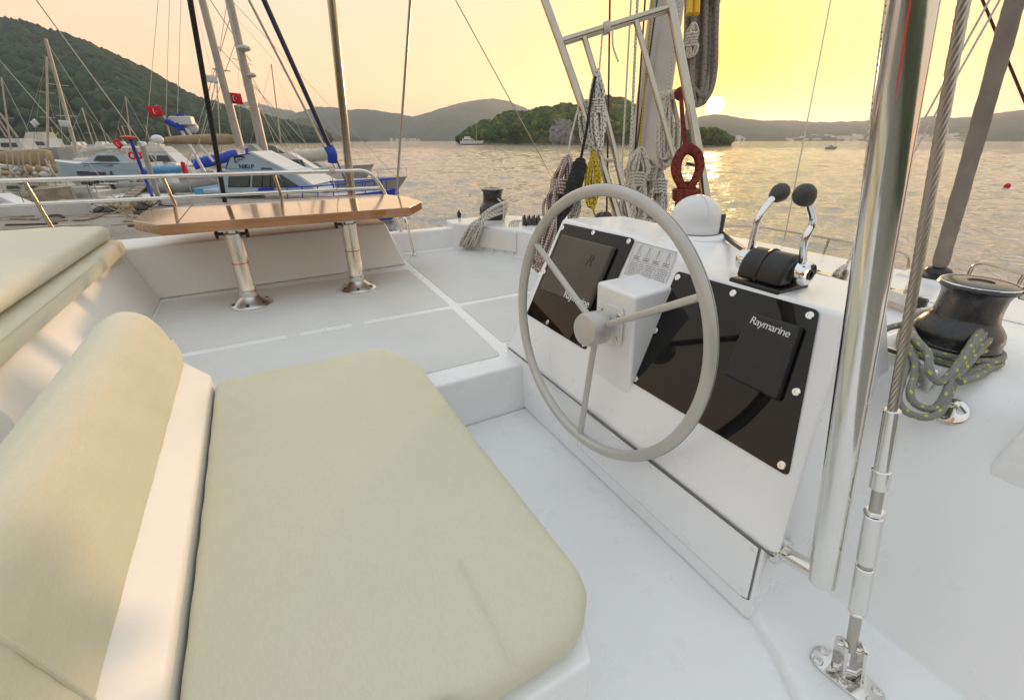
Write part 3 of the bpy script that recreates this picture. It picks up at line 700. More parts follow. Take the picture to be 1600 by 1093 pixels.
def winch(name, label, c, s, group='winches'):
    t = thing(name, label, 'winch', c, group)
    m = MB(); m.lathe([(.092*s, -.004), (.096*s, .004), (.102*s, .022*s), (.104*s, .045*s), (.102*s, .048*s), (.103*s, .070*s), (.099*s, .088*s), (.088*s, .104*s), (.078*s, .116*s), (.074*s, .128*s), (.0715*s, .155*s), (.0720*s, .185*s), (.075*s, .196*s), (.081*s, .204*s), (.083*s, .207*s), (.0825*s, .210*s), (.05*s, .210*s)], 48, c)
    d = m.build('drum', M['winch'], t)
    m = MB(); m.lathe([(.074*s, .2105*s), (.087*s, .2105*s), (.089*s, .214*s), (.084*s, .222*s), (.079*s, .2245*s), (.076*s, .2225*s)], 48, c); m.build('self_tailing_jaw', M['winch'], t)
    m = MB(); m.lathe([(.0755*s, .212*s), (.0755*s, .222*s), (.06*s, .2265*s), (.03*s, .227*s), (.028*s, .222*s), (.0001, .220*s)], 40, c); m.build('top_cap', M['winch'], t)
    m = MB(); m.tube([Vector(c) + Vector((math.cos(a * math.pi / 20) * .0845 * s, math.sin(a * math.pi / 20) * .0845 * s, .2215 * s)) for a in range(40)], .0022 * s, 6, closed=True); m.build('chrome_ring', M['chrome'], t)
    return t
wc = dep(1479, 551, 1.25); wc.z = .346
wt = winch('winch', 'large black winch with chrome top and grey-lime rope by the right edge', wc, .95)
# tailing arm of the near winch
a_ = wc + Vector((.035, -.082, .205))
MB().box((a_.x - .012, a_.y - .012, a_.z - .022), (a_.x + .014, a_.y + .010, a_.z + .014)).build('stripper_arm', M['steel'], wt, bevel=.004)
lw = Vector((1.93, 3.86, RAISE + .001))
winch('winch', 'small black winch above the white locker hatch, draped with hanging rope', lw, 1.22)

def hank(t, top, ln, wd, n, r, mat, name='rope_loops', ax=None, wrap=None, ax2=None, bow=.0, taper=1.0, seed=1, dirn=(0, 0, -1), seg=6, depth=.5):
    """a hanging hank of rope: n long loops gathered at the top, wrapped near one end"""
    rd = random.Random(seed); top = Vector(top); dn = Vector(dirn).normalized()
    ax = Vector(ax or (math.sin(BOW), -math.cos(BOW), 0)).normalized(); ax = (ax - dn * ax.dot(dn)).normalized(); b2 = dn.cross(ax)
    mb = MB()
    for i in range(n):
        f = (i + .5) / n - .5; w_ = wd * (.55 + .45 * rd.random()); l_ = ln * (.86 + .16 * rd.random()); of = ax * (wd * .55 * f + rd.uniform(-.1, .1) * wd) + b2 * (rd.uniform(-depth, depth) * wd)
        ph = rd.uniform(0, 6.28); P_ = []
        for k in range(26):
            a = 2 * math.pi * k / 26; tt = (1 - math.cos(a)) / 2
            pin = (.22 + .78 * min(1, tt * 2.2) ** .8) * (1 if tt < .8 else 1)
            if wrap: pin *= 1 - .42 * math.exp(-((tt - wrap) / .10) ** 2)
            jit = ax * (.05 * wd * math.sin(3 * a + ph)) + b2 * (.06 * wd * math.cos(2 * a + ph))
            P_.append(top + dn * (tt * l_) + ax * (w_ * .5 * math.sin(a) * pin * taper) + of * pin + jit + ax * (bow * math.sin(tt * math.pi)))
        mb.tube(cr(P_, 2, True), r, seg, closed=True)
    o = mb.build(name, mat, t, smooth=80)
    if wrap:
        m2 = MB(); P_ = []; c = top + dn * (ln * wrap) + ax * (bow * math.sin(wrap * math.pi))
        for k in range(5 * 12 + 1):
            a = 2 * math.pi * k / 12; P_.append(c + dn * ((k / 60 - .5) * r * 11) + ax * (math.cos(a) * (wd * .42 + r)) + b2 * (math.sin(a) * (wd * .36 + r)))
        m2.tube(P_, r * 1.05, seg); m2.build('rope_wrap', mat, t, smooth=80)
    return o
# rope hanging over the left winch
rh = thing('rope_hank', 'black-flecked white rope draped over the small winch and down the coaming', 'rope', lw)
rtv = Vector((math.sin(BOW), -math.cos(BOW), 0)); awv = Vector((math.cos(BOW), math.sin(BOW), 0))
mb = MB(); rd = random.Random(5); dW = 4.02
for i in range(22):
    f = i / 21.0; j = rd.uniform(-1, 1); j2 = rd.uniform(-1, 1); k_ = rd.uniform(.0, .12)
    pts = [(776 - 6 * f, 312 + 12 * f, dW + .16), (790 + 2 * j, 313 + 15 * f, dW + .04), (786 + 3 * j, 316 + 15 * f, dW - .06), (772 + 2 * j, 322 + 14 * f, dW - .16 - k_ * .5), (756 - 4 * f, 334 + 10 * f + 2 * j, dW - .20 - k_ * .5), (748 - 14 * f + 3 * j, 352 + 3 * j2, dW - .16 - k_), (741 - 18 * f + 3 * j2, 370 + 3 * j, dW - .10 - k_),
           (738 - 18 * f + 3 * j2, 382 + 2.5 * j, dW - .02 - k_), (742 - 16 * f + 3 * j, 376 + 2 * j, dW - .08 - k_), (752 - 12 * f + 3 * j2, 352, dW - .19 - k_), (760 - 2 * f, 336 + 8 * f, dW - .23 - k_ * .5)]
    mb.tube(cr([dep(*q) for q in pts], 5), .0105, 6)
mb.build('rope_strands', M['rope_w'], rh, smooth=80)
MB().tube(cr([dep(*q) for q in ((778, 310, dW - .02), (785, 318, dW - .1), (787, 330, dW - .14), (786, 345, dW - .16))], 6), .0075, 6).build('rope_tail', M['rope_w'], rh)
q = onz(728, 342, RAISE)
cl_ = thing('cleat_block', 'small dark block standing on the coaming left of the draped winch', 'block', q)
MB().tube([Vector((1.60, 3.90, .17)), Vector((1.60, 3.90, .25))], .012, 8).build('post', M['steel'], cl_)
m2 = MB(); m2.ball((1.60, 3.90, .275), .032, 12, 8, (.6, .6, 1.2)); m2.build('sheave', M['plastic_black'], cl_)
# rope clutch bank on the coaming, with ropes falling behind the wheel
kb = Vector((2.05, 3.45, RAISE + .001))
kl = thing('rope_clutch', 'dark rope clutch bank on the coaming behind the left of the wheel', 'clutch', kb)
for i in range(4):
    o = kb + rtv * (i * .042 - .01)
    MB().hexa([o + rtv * a - awv * b + Vector((0, 0, c)) for c, k in ((0, 1), (.06, .7)) for a, b in ((-.018, .09 * k), (.018, .09 * k), (.018, -.09 * k), (-.018, -.09 * k))]).build('clutch_body', M['rubber'], kl, bevel=.006)
    MB().tube([o - awv * .02 + Vector((0, 0, .058)), o - awv * .075 + Vector((0, 0, .082))], .007, 8).build('clutch_handle', M['plastic_black'], kl)
rk = thing('rope_bundle', 'thin flecked and black ropes falling from the clutch bank to the deck', 'rope', kb)
mb = MB()
for i in range(5):
    o = kb - rtv * (.06 + .018 * i) - awv * .10 + Vector((0, 0, .03)); e = o - rtv * (.02 - .012 * i) - awv * .14; e.z = .015
    m_ = o.lerp(e, .5) - awv * .05 - rtv * .01
    mb.tube(cr([kb - awv * .05 + rtv * (.01 * i) + Vector((0, 0, .035)), o, m_, e, e + rtv * .08 - awv * .05 * (i % 2)], 6), .0065, 6)
mb.build('rope_strands', M['rope_w'], rk, smooth=80)
MB().tube(cr([kb - awv * .08 + Vector((0, 0, .03)), kb - awv * .16 + rtv * .01 + Vector((0, 0, -.06)), kb - awv * .24 + rtv * .05 + Vector((0, 0, -.19))], 8), .009, 6).build('dark_strand', M['rope_b'], rk)

# ================================================================ port rails and uprights
rail = thing('guard_rail', 'stainless two-bar guard rail behind the table along the port side', 'railing', (0, 3.9, .1))
def RY(px, py, Y=3.90): return ony(px, py, Y)
a0, a1 = RY(-120, 291), RY(562, 264); a1.z = a0.z + (a1.z - a0.z); 
zt_ = (RY(0, 285).z + RY(560, 264).z) / 2; zl_ = (RY(0, 317).z + RY(585, 296).z) / 2
xe = RY(575, 264).x
end_t = RY(592, 300); foot = Vector((xe + .22, 3.90, .165))
MB().tube(bend([(-2.2, 3.90, zt_), (xe, 3.90, zt_), (xe + .10, 3.90, zl_), foot], .09, 8), .0135, 14).build('top_rail', M['steel'], rail)
MB().tube([(-2.2, 3.905, zl_), (xe + .10, 3.905, zl_)], .0115, 12).build('lower_rail', M['steel'], rail)
for px, py in ((38, 284), (253, 274), (427, 268)):
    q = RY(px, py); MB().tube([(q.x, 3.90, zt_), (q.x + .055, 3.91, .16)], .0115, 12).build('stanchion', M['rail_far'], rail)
MB().tube(bend([(xe + .16, 3.90, .36), (xe + .22, 3.72, .30), (xe + .24, 3.66, .005)], .04), .010, 10).build('brace', M['steel'], rail)
MB().tube([(xe + .235, 3.665, .012), (xe + .245, 3.655, .0)], .018, 12).build('foot_plate', M['steel'], rail)
q = RY(515, 264); 
lash = MB()
for k in range(4): lash.tube([Vector((q.x + .012 * k + .016 * math.cos(a * 2 * math.pi / 12) * .1, 3.90 + .018 * math.cos(a * 2 * math.pi / 12), zt_ + .018 * math.sin(a * 2 * math.pi / 12))) for a in range(12)], .004, 5, closed=True)
lash.tube(cr([(q.x, 3.885, zt_), (q.x + .01, 3.88, zt_ - .08), (q.x + .03, 3.885, zl_)], 5), .004, 5)
tag(lash.build('rope_lashing', M['rope_plain']), 'short cream lashing tied round the rail above the table', 'rope')
def pole(name, lab, cat, p0, p1, r, mat, seg=12, grp=None):
    m = MB(); P0, P1 = Vector(p0), Vector(p1); m.tube([P0, P0.lerp(P1, .5), P1], r, seg)
    o = m.build(name, mat); tag(o, lab, cat, grp); return o
b = ony(549, 300, 3.955); t = ony(518, 0, 3.90); t = b + (t - b) * 1.6; b = b + (b - t).normalized() * .32
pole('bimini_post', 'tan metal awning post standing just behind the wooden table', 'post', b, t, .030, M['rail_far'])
b = ony(616, 352, 4.00); t = ony(641, 0, 3.75); pole('port_shroud', 'thin dark rod stay rising past the right end of the table', 'stay', b, b + (t - b) * 1.6, .0105, M['wire'])
b = ony(352, 318, 4.35); t = ony(297, 0, 4.1); pole('awning_strap', 'black slanting strap rising behind the rail in front of the painted boat', 'strap', b + (b - t).normalized() * 1.2, b + (t - b) * 1.5, .017, M['rope_b'])
b = onz(893, 332, RAISE + .02); t = dep(712, 0, 3.4); pole('lazy_stay', 'hair-thin stay slanting across the sky from upper left to the mast foot', 'stay', b, b + (t - b) * 1.3, .0042, M['wire'], 6)

# ================================================================ mast, halyards and the pipe frame around it
mf = Vector((2.86, 2.90, RAISE))
mast = thing('mast', 'tall grey aluminium mast standing behind the console', 'mast', mf)
out = []
for k in range(28):
    a = 2 * math.pi * k / 28; out.append((.165 * math.copysign(abs(math.cos(a)) ** .75, math.cos(a)), .098 * math.copysign(abs(math.sin(a)) ** .75, math.sin(a))))
mdir = (dep(1047, -40, 3.9) - (mf + Vector((0, 0, .3)))); 
mx = dep(1043, 0, 3.80)
lean = Vector(((mx.x - mf.x) / (mx.z - mf.z), (mx.y - mf.y) / (mx.z - mf.z), 1))
mb = MB(); vs = []
for h in (0, 3.0, 12.0):
    for (x, y) in out: vs.append((mf.x + x + lean.x * h, mf.y + y + lean.y * h, mf.z + h))
n = len(out); mb.add(vs, [(j * n + i, j * n + (i + 1) % n, (j + 1) * n + (i + 1) % n, (j + 1) * n + i) for j in range(2) for i in range(n)])
mo = mb.build('mast_section', M['mast'], mast)
def onmast(a, b, h): return mf + lean * h + rtv * a - awv * b
MB().tube([onmast(-.115, .105, 0), onmast(-.115, .105, 12)], .011, 6).build('luff_groove', M['groove'], mo)
MB().slab([onmast(-.15, .10, 0), onmast(-.128, .107, 0), onmast(-.128, .107, 12), onmast(-.15, .10, 12)], (0, 0, .0) if False else -awv * .006).build('sail_track', M['mast'], mo)
m2 = MB(); m2.lathe([(.25, .0), (.25, .02), (.22, .03), (.20, .06), (.19, .06)], 28, mf); m2.build('mast_step', M['alu'], mast)
hal = []
def halyard(px0, px1, py1, d1, r, mat, lab, top=0, d0=None):
    a = dep(px1, py1, d1); b_ = dep(px0, top, d0 or d1 * 1.0)
    m = MB(); T_ = b_ + (b_ - a) * .8; m.tube([a, a.lerp(T_, .3) , T_], r, 7); tag(m.build('halyard', mat), lab, 'rope', 'halyards beside the mast')
halyard(953, 948, 330, 2.9, .0062, M['rope_maroon'], 'dark maroon halyard hanging left of the mast')
halyard(986, 968, 330, 3.3, .0068, M['rope_plain'], 'left one of the paired cream halyards between the maroon line and the mast')
halyard(996, 981, 330, 3.3, .0105, M['rope_w'], 'thicker flecked halyard, right one of the pair left of the mast')
halyard(1008, 986, 330, 3.45, .0072, M['rope_maroon'], 'dark line close along the left edge of the mast')
halyard(1019, 991, 330, 3.5, .0085, M['rope_y'], 'yellow flecked halyard touching the left edge of the mast')
halyard(1062, 1022, 330, 3.45, .0085, M['rope_w'], 'black-flecked white halyard running down the front of the mast')
halyard(1090, 1058, 320, 3.2, .0085, M['rope_plain'], 'cream halyard between the mast and the red rope')
# bundle of grey ropes right of the mast
gb = thing('rope_bundle', 'thick bundle of grey-brown ropes hanging right of the mast beside the sun', 'rope', dep(1095, 60, 3.0))
mb = MB(); rd = random.Random(9)
for i in range(9):
    f = i / 8 - .5; d0 = 3.05 + .06 * math.sin(i * 2.1)
    P_ = [dep(1100 + 50 * f, -120, d0), dep(1096 + 46 * f, 40, d0), dep(1094 + 48 * f, 100, d0), dep(1092 + 40 * f, 138 + 8 * math.cos(i), d0), dep(1090 + 18 * f, 166 - 12 * abs(f), d0)]
    mb.tube(cr(P_, 5), .0185, 8)
mb.tube(cr([dep(1088, 168, 3.03), dep(1084, 140, 3.0), dep(1100, 150, 2.98), dep(1106, 120, 3.0)], 5), .017, 8)
mb.build('rope_strands', M['greyrope'], gb, smooth=80)
mb = MB(); c_ = dep(1102, 4, 3.05)
MB().tube([dep(1100, -80, 3.05), dep(1100, 6, 3.05)], .118, 16, flat=.8).build('canvas_cover', M['hose'], gb)
yt = thing('yellow_rope_tail', 'yellow taped rope end and cream lashing at the top right of the mast', 'rope', dep(1085, 20, 2.9))
for k, dx in enumerate((-4, 7)):
    MB().tube([dep(1084 + dx, -30, 2.9), dep(1081 + dx, 22, 2.9)], .021, 10).build('yellow_sleeve', M['yellow'], yt)
hank(yt, dep(1084, 36, 2.9), .19, .07, 5, .0075, M['rope_plain'], seed=4, wrap=.5)
# pipe frame
DF = 2.62
fr_ = thing('pipe_frame', 'stainless pipe frame standing in front of the mast, with a slanting crossbar', 'pipe frame', dep(980, 330, DF))
def F(px, py, d=DF): return dep(px, py, d)
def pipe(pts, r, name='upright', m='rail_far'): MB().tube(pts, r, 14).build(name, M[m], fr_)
pipe([F(822, -80), F(876, 68), F(912, 172), F(945, 270), F(968, 345), F(978, 378)], .0235)
pipe([F(1026, -90), F(1055, 40), F(1080, 175), F(1107, 330), F(1114, 380)], .0285)
pipe([F(872, 67), F(1048, 12)], .0235, 'crossbar')
pipe([F(913, 58), F(932, 122), F(960, 235), F(984, 340), F(990, 375)], .0175, 'brace')
pipe([F(993, 30), F(1028, 155), F(1060, 270), F(1078, 345)], .0175, 'brace')
pipe([F(938, 249), F(960, 250)], .010, 'rung'); pipe([F(1072, 255), F(1086, 258)], .012, 'rung')
for (px, py) in ((978, 378), (1114, 380), (990, 375), (1078, 345)):
    a = F(px, py); pipe([a, Vector((a.x + .02, a.y + .02, RAISE - .02 if a.x > 1.75 else .0))], .0175, 'foot')
# lashing round the crossbar with a tail
mb = MB()
for k in range(4):
    c = F(944 + k * 2.2, 44.5 - k * .7, DF); mb.tube([c + (-awv) * (.030 * math.cos(a * math.pi / 6)) + Vector((0, 0, .030 * math.sin(a * math.pi / 6))) for a in range(12)], .0065, 6, closed=True)
mb.tube(cr([F(941, 52, DF - .03), F(939, 80, DF - .02), F(936, 112, DF - .02)], 5), .0055, 6)
mb.tube(cr([F(957, 45, DF - .03), F(958, 72, DF - .03), F(966, 96, DF - .03)], 5), .0055, 6)
tag(mb.build('rope_lashing', M['rope_plain']), 'cream lashing knotted round the slanting crossbar with a short loose tail', 'rope')
# hanks on the frame, from left to right
def hk(lab, px, py, px2, py2, wd, n, r, mat, d=DF - .1, wrap=None, seed=1, **k):
    a, b_ = F(px, py, d), F(px2, py2, d); t = thing('rope_hank', lab, 'rope', a, 'rope hanks hung around the mast')
    hank(t, a, (b_ - a).length, wd, n, r, M[mat], dirn=(b_ - a), wrap=wrap, seed=seed, **k); return t
t1 = hk('pinkish red-flecked rope hank hanging leftmost of all, beside a black one', 888, 244, 866, 345, .10, 13, .0085, 'rope_wr', wrap=.52, seed=2)
MB().tube([F(886, 250, DF - .1), F(892, 212, DF - .05), F(906, 160, DF)], .006, 6).build('hanging_strop', M['rope_plain'], t1)
t1b = hk('red-flecked rope hank continuing down behind the left of the wheel rim', 868, 320, 838, 420, .075, 8, .0085, 'rope_wr', d=DF - .3, seed=21)
bg_ = thing('rope_bag', 'narrow black rope bag hanging left of the yellow rope', 'bag', F(904, 250, DF - .15))
mb = MB(); ax_p = [F(908, 246), F(906, 256), F(902, 272), F(896, 292), F(884, 320), F(868, 350), F(852, 385)]
ax_p = [EYE + (p - EYE) * .94 for p in ax_p]
mb.tube(cr(ax_p, 5), [.012] * 2 + [.030] * 3 + [.042] * 6 + [.046] * 5 + [.040] * 6 + [.034] * 9, 14); mb.build('bag_body', M['rope_b'], bg_, smooth=80)
MB().tube([EYE + (p - EYE) * .94 for p in (F(907, 250), F(917, 200), F(924, 150), F(930, 120))], .0085, 8).build('bag_strap', M['rope_b'], bg_)
t2 = hk('long black-flecked white rope hank tied in the middle under the crossbar', 932, 110, 931, 238, .085, 15, .0082, 'rope_w', wrap=.48, seed=3, taper=.8)
t2b = hk('cream rope hank wound on the left upright behind the flecked one', 914, 158, 918, 236, .075, 7, .0080, 'rope_w', wrap=.20, seed=31, d=DF + .02)
t3 = hk('yellow and black flecked rope hank hanging below the white one', 928, 236, 922, 327, .055, 7, .0085, 'rope_y', d=DF - .12, seed=5)
MB().tube(cr([F(926, 322, DF - .12), F(930, 336, DF - .12), F(938, 350, DF - .15)], 5), .006, 6).build('rope_tail', M['rope_y'], t3)
t3b = hk('black-flecked white rope hank whose loops show below the black bag', 905, 300, 892, 352, .05, 5, .008, 'rope_w', d=DF - .05, seed=51)
t4 = hk('cream rope hank tied on the left of the mast foot, large knot on top', 1000, 232, 990, 318, .125, 16, .0095, 'rope_plain', d=2.95, wrap=.62, seed=6)
t4b = hk('cream rope loops spreading over the mast foot behind the wheel rim', 988, 300, 984, 356, .17, 18, .0095, 'rope_plain', d=2.9, seed=7)
t4c = hk('cream rope hank low on the mast between the knotted and the flecked hank', 1012, 250, 1006, 340, .13, 14, .0095, 'rope_plain', d=3.02, wrap=.3, seed=61)
t5 = hk('pale flecked rope hank on the right of the mast foot', 1030, 262, 1024, 345, .11, 15, .0095, 'rope_w', d=2.98, wrap=.4, seed=8)
t5b = hk('cream rope hank draped over the horn of the mast beside the red knot', 1046, 152, 1040, 262, .10, 13, .009, 'rope_plain', d=2.92, seed=9)
hb_ = thing('mast_horn', 'short rope-wrapped bar sticking out of the mast with a red end', 'cleat', F(1030, 152, 2.9))
MB().tube([F(1026, 152, 3.0), F(1058, 146, 2.85)], .030, 12).build('wrapped_bar', M['rope_plain'], hb_)
m2 = MB(); m2.ball(F(1064, 146, 2.83), .042, 14, 9); m2.build('red_knot', M['rope_red'], hb_)
t6 = thing('red_rope_hank', 'red rope hank with a big open loop hanging above the compass dome', 'rope', F(1075, 235, 2.6))
mb = MB(); D6 = 2.55; R6 = .0105
for k in range(4):
    o = (k - 1.5) * 2.4
    mb.tube(cr([F(1064 + o * .3, 150, D6), F(1067 + o * .4, 190, D6), F(1072 + o * .5, 232, D6)], 5), .0085, 8)
for k in range(4):
    o = k * 2.6; dd = D6 - .02 * (k % 2)
    mb.tube(cr([F(1072, 236 - o, dd), F(1060 - o * .6, 252, dd), F(1060 - o * .5, 275, dd), F(1072, 298, dd), F(1082, 288, dd), F(1091 + o * .5, 262, dd), F(1087 + o * .5, 242 - o * .4, dd)], 5, True), .021, 8, closed=True)
for k in range(9):
    f = k / 8 - .5; mb.tube([F(1073 + 20 * f, 285, D6), F(1072 + 30 * f, 330, D6 - .03), F(1071 + 30 * f, 352, D6 - .03)], .016, 8)
for k in range(4): mb.tube([F(1073, 298 + 4 * k, D6) + rtv * (.070 * math.cos(a * math.pi / 8)) - awv * (.06 * math.sin(a * math.pi / 8)) for a in range(16)], .014, 7, closed=True)
mb.build('rope_strands', M['rope_red'], t6, smooth=80)
# block and dark bar by the mast foot
bk = thing('turning_block', 'dark pulley block lying at the mast foot behind the console', 'block', F(944, 345, 2.2))
m2 = MB(); c = F(943, 345, 2.2); m2.lathe([(.03, -.028), (.045, -.024), (.045, -.008), (.036, -.004), (.036, .004), (.045, .008), (.045, .024), (.03, .028)], 24, c, (awv * -.8 + rtv * .6 + Vector((0, 0, .2)))); m2.build('sheave', M['plastic_black'], bk)
MB().tube([F(936, 340, 2.17), F(952, 352, 2.17)], .012, 8).build('side_strap', M['rubber'], bk)
MB().tube([c - Vector((0, 0, .03)), Vector((c.x, c.y, RAISE))], .018, 8).build('stand', M['plastic_black'], bk)
o = tag(MB().tube([F(880, 345, 2.05), F(965, 349, 2.05), F(1022, 357, 2.05)], .010, 8).build('dark_bar', M['plastic_black']), 'thin dark bar lying along the far edge of the console top', 'bar')
o = tag(MB().tube(cr([onz(1112, 350, .60), onz(1140, 374, .59), onz(1166, 392, .60)], 6), .0085, 8).build('cable', M['rubber']), 'dark cable running from the compass dome to the throttle', 'cable')

# ================================================================ near right: steel post, shroud with turnbuckle
pe, pt_ = Vector((.900, .229, .046)), Vector((.778, .355, 1.06))
post = thing('bimini_post', 'thick polished steel post in the right foreground, bent onto the console', 'post', pe)
up_ = pt_ + (pt_ - pe) * .9
MB().tube([pe - (pt_ - pe).normalized() * .012, pe.lerp(up_, .5), up_], .0265, 32).build('post_tube', M['steel'], post)
fl = Vector((.905, .317, .026))
MB().tube([fl, pe + Vector((0, .0, .0))], .0185, 20).build('standoff', M['steel'], post)
m2 = MB(); m2.lathe([(.036, -.006), (.036, .004), (.034, .0055), (.019, .006)], 28, fl, (0, -1, 0)); f_ = m2.build('flange', M['steel'], post)
sb_ = Vector((.940, .128, FW + .035)); st_ = dep(1506, 0, .545); sdr = (st_ - sb_).normalized()
shr = thing('shroud', 'twisted wire shroud with steel turnbuckle bolted to the deck, far right foreground', 'shroud', sb_)
def SP(d): return sb_ + sdr * d
def cyl(d0, d1, r, name, m='steel', seg=24):
    mm = MB(); c = min(.003, r * .15); mm.lathe([(r - c, d0), (r, d0 + c), (r, d1 - c), (r - c, d1)], seg, sb_, sdr); return mm.build(name, M[m], shr)
Ltot = (st_ - sb_).length
def dproj(px, py):      # distance along the shroud for a picture point
    best = None
    for i in range(1200):
        d = i * .0012; p = SP(d) - EYE
        c, s = math.cos(PIT), math.sin(PIT); r = p.x * math.sin(BOW) - p.y * math.cos(BOW); f = p.x * math.cos(BOW) + p.y * math.sin(BOW)
        y = CY - FOC * (f * s + p.z * c) / (f * c - p.z * s)
        if best is None or abs(y - py) < best[0]: best = (abs(y - py), d)
    return best[1]
d_w = dproj(0, 638); d_s1 = dproj(0, 732); d_s2 = dproj(0, 762); d_n = dproj(0, 795); d_b1 = dproj(0, 880); d_b0 = dproj(0, 955); d_r = dproj(0, 1000)
cyl(d_s1, d_w, .0125, 'swage'); cyl(d_s2, d_s1 + .001, .0150, 'swage_collar'); cyl(d_n - .005, d_s2 + .002, .0098, 'upper_thread', 'wire')
cyl(d_n - .012, d_n, .0168, 'lock_nut', seg=6); cyl(d_b1 + .004, d_n - .013, .0162, 'turnbuckle_body'); cyl(d_b1 - .006, d_b1 + .004, .0125, 'inspection_gap', 'wire'); cyl(d_b0 + .006, d_b1 - .006, .0162, 'turnbuckle_body'); cyl(d_b0 - .004, d_b0 + .005, .0168, 'lock_nut', seg=6); cyl(d_r - .03, d_b0 - .003, .0105, 'lower_thread', 'wire')
ws = MB(); Lw = Ltot * 1.35 - d_w; a1_ = sdr.orthogonal().normalized(); a2_ = sdr.cross(a1_)
for k in range(7):
    P_ = []; nn = 260
    for i in range(nn + 1):
        d = d_w - .003 + Lw * i / nn; a = 2 * math.pi * (k / 7 + (d - d_w) / .095); P_.append(SP(d) + (a1_ * math.cos(a) + a2_ * math.sin(a)) * .0045)
    ws.tube(P_, .0030, 6)
ws.build('wire_rope', M['wire'], shr, smooth=80)
# fork, pins and base plate
fw_ = Vector((sdr.x, sdr.y, 0)).normalized(); fd = (-awv * .35 + rtv * .95).normalized(); fk = sb_ + Vector((0, 0, .005))
for s_ in (-1, 1):
    o = fd * (.017 * s_)
    poly = []
    for k in range(13):
        a = math.pi * k / 12; poly.append(SP(d_r - .020) + o + (awv * -1) * (.016 * math.cos(a)) + Vector((0, 0, .018 * math.sin(a))))
    poly += [sb_ + o + awv * .020 + Vector((0, 0, .006)), sb_ + o - awv * .020 + Vector((0, 0, .006))]
    MB().slab([p - fd * .003 for p in poly], fd * .006).build('toggle_cheek', M['steel'], shr, bevel=.0015)
MB().tube([SP(d_r - .022) - fd * .028, SP(d_r - .022) + fd * .028], .0085, 16).build('clevis_pin', M['steel'], shr)
MB().tube([SP(.025) - fd * .029, SP(.025) + fd * .029], .0075, 16).build('clevis_pin', M['steel'], shr)
bp = []
for k in range(24):
    a = 2 * math.pi * k / 24; e1, e2 = (rtv * .6 - awv * .8).normalized(), (rtv * .8 + awv * .6).normalized()
    bp.append(sb_ + e1 * (.070 * math.copysign(abs(math.cos(a)) ** .6, math.cos(a))) + e2 * (.036 * math.copysign(abs(math.sin(a)) ** .6, math.sin(a))))
pl_ = MB().slab([Vector((p.x, p.y, sb_.z - .003)) for p in bp], (0, 0, .0095)).build('base_plate', M['steel'], shr, bevel=.002)
for u, v in ((-.052, -.018), (-.052, .018), (.052, -.018), (.052, .018), (0, -.024)):
    m2 = MB(); screw(m2, Vector((sb_.x, sb_.y, sb_.z + .0066)) + e1 * u + e2 * v, (0, 0, 1), .0105); m2.build('bolt', M['alu'], pl_)
# sleeved forestay at the far right
fb = onz(1466, 424, RAISE + .035); ft = dep(1586, 0, 1.85)
fs_ = thing('furled_stay', 'thick stay in a wrinkled grey-brown canvas sleeve, right background', 'stay', fb)
P_ = []; rr = []
for i in range(60):
    t = i / 42.0; P_.append(fb.lerp(ft, t) + rtv * (.0012 * random.uniform(-1, 1))); rr.append((.035 + .0010 * math.sin(i * .53 + 1) + .0012 * random.uniform(-1, 1)) * (.45 if i < 1 else (.8 if i < 2 else 1)))
MB().tube(P_, rr, 14).build('sleeve', M['hose'], fs_, smooth=80)
m2 = MB(); m2.lathe([(.11, -.03), (.11, -.012), (.09, -.005), (.06, .0), (.05, .02), (.03, .03)], 24, fb); m2.build('furling_drum', M['plastic_black'], fs_)
MB().prism([(fb.x - .12, fb.y - .14), (fb.x + .1, fb.y - .14), (fb.x + .1, fb.y + .14), (fb.x - .12, fb.y + .14)], RAISE - .02, RAISE + .012).build('deck_plate', M['gel'], fs_, bevel=.008)
# thin stays at the right
def stay(p0, p1, r, lab, mat='wire', k=1.5): 
    p0, p1 = Vector(p0), Vector(p1); d_ = (p1 - p0).normalized(); p0 = p0 - d_ * max(0, (p0.z - RAISE) / max(.2, d_.z))     # down to its chain plate
    tag(MB().tube([p0, p0.lerp(p1, .5), p0 + (p1 - p0) * k], r, 6).build('stay', M[mat]), lab, 'stay', 'thin stays to the right')
stay(onz(1225, 378, RAISE), dep(1298, 0, 3.0), .0042, 'hair-thin dark stay rising between the throttle and the steel post')
stay(dep(1398, 270, 2.6), dep(1546, 0, 2.2), .0052, 'thin stay slanting right, passing behind the post, upper of two', 'rope_plain')
stay(dep(1390, 305, 2.6), dep(1562, 0, 2.2), .0050, 'thin stay slanting right behind the wire shroud, lower of two', 'rope_plain')
stay(dep(1604, 165, 2.4), dep(1531, -10, 2.4), .0065, 'brown line crossing the top right corner behind the sleeve', 'rope_maroon')
# mainsheet block and rope on the track behind the throttle
bb = onz(1335, 437, RAISE + .02)
sh = thing('sheet_block', 'dark pulley block with cream rope rising beside the steel post', 'block', bb)
MB().tube(cr([bb + Vector((0, 0, .10)), dep(1345, 330, 2.25), dep(1386, 0, 2.1), dep(1400, -90, 2.1)], 4), .0095, 8).build('rope', M['rope_w'], sh)
MB().tube(cr([bb + Vector((0, 0, .05)) - rtv * .07, dep(1350, 345, 2.25), dep(1360, 200, 2.15)], 4), .006, 8).build('second_rope', M['rope_plain'], sh)
m2 = MB(); m2.ball(bb + Vector((0, 0, .085)) + rtv * .02, .042, 12, 9, (.55, .55, 1.25)); m2.build('block_cheek', M['plastic_black'], sh)
m2 = MB(); m2.ball(bb + Vector((0, 0, .02)) + rtv * .01, .035, 12, 9, (.7, .7, .9)); m2.build('swivel', M['alu'], sh)
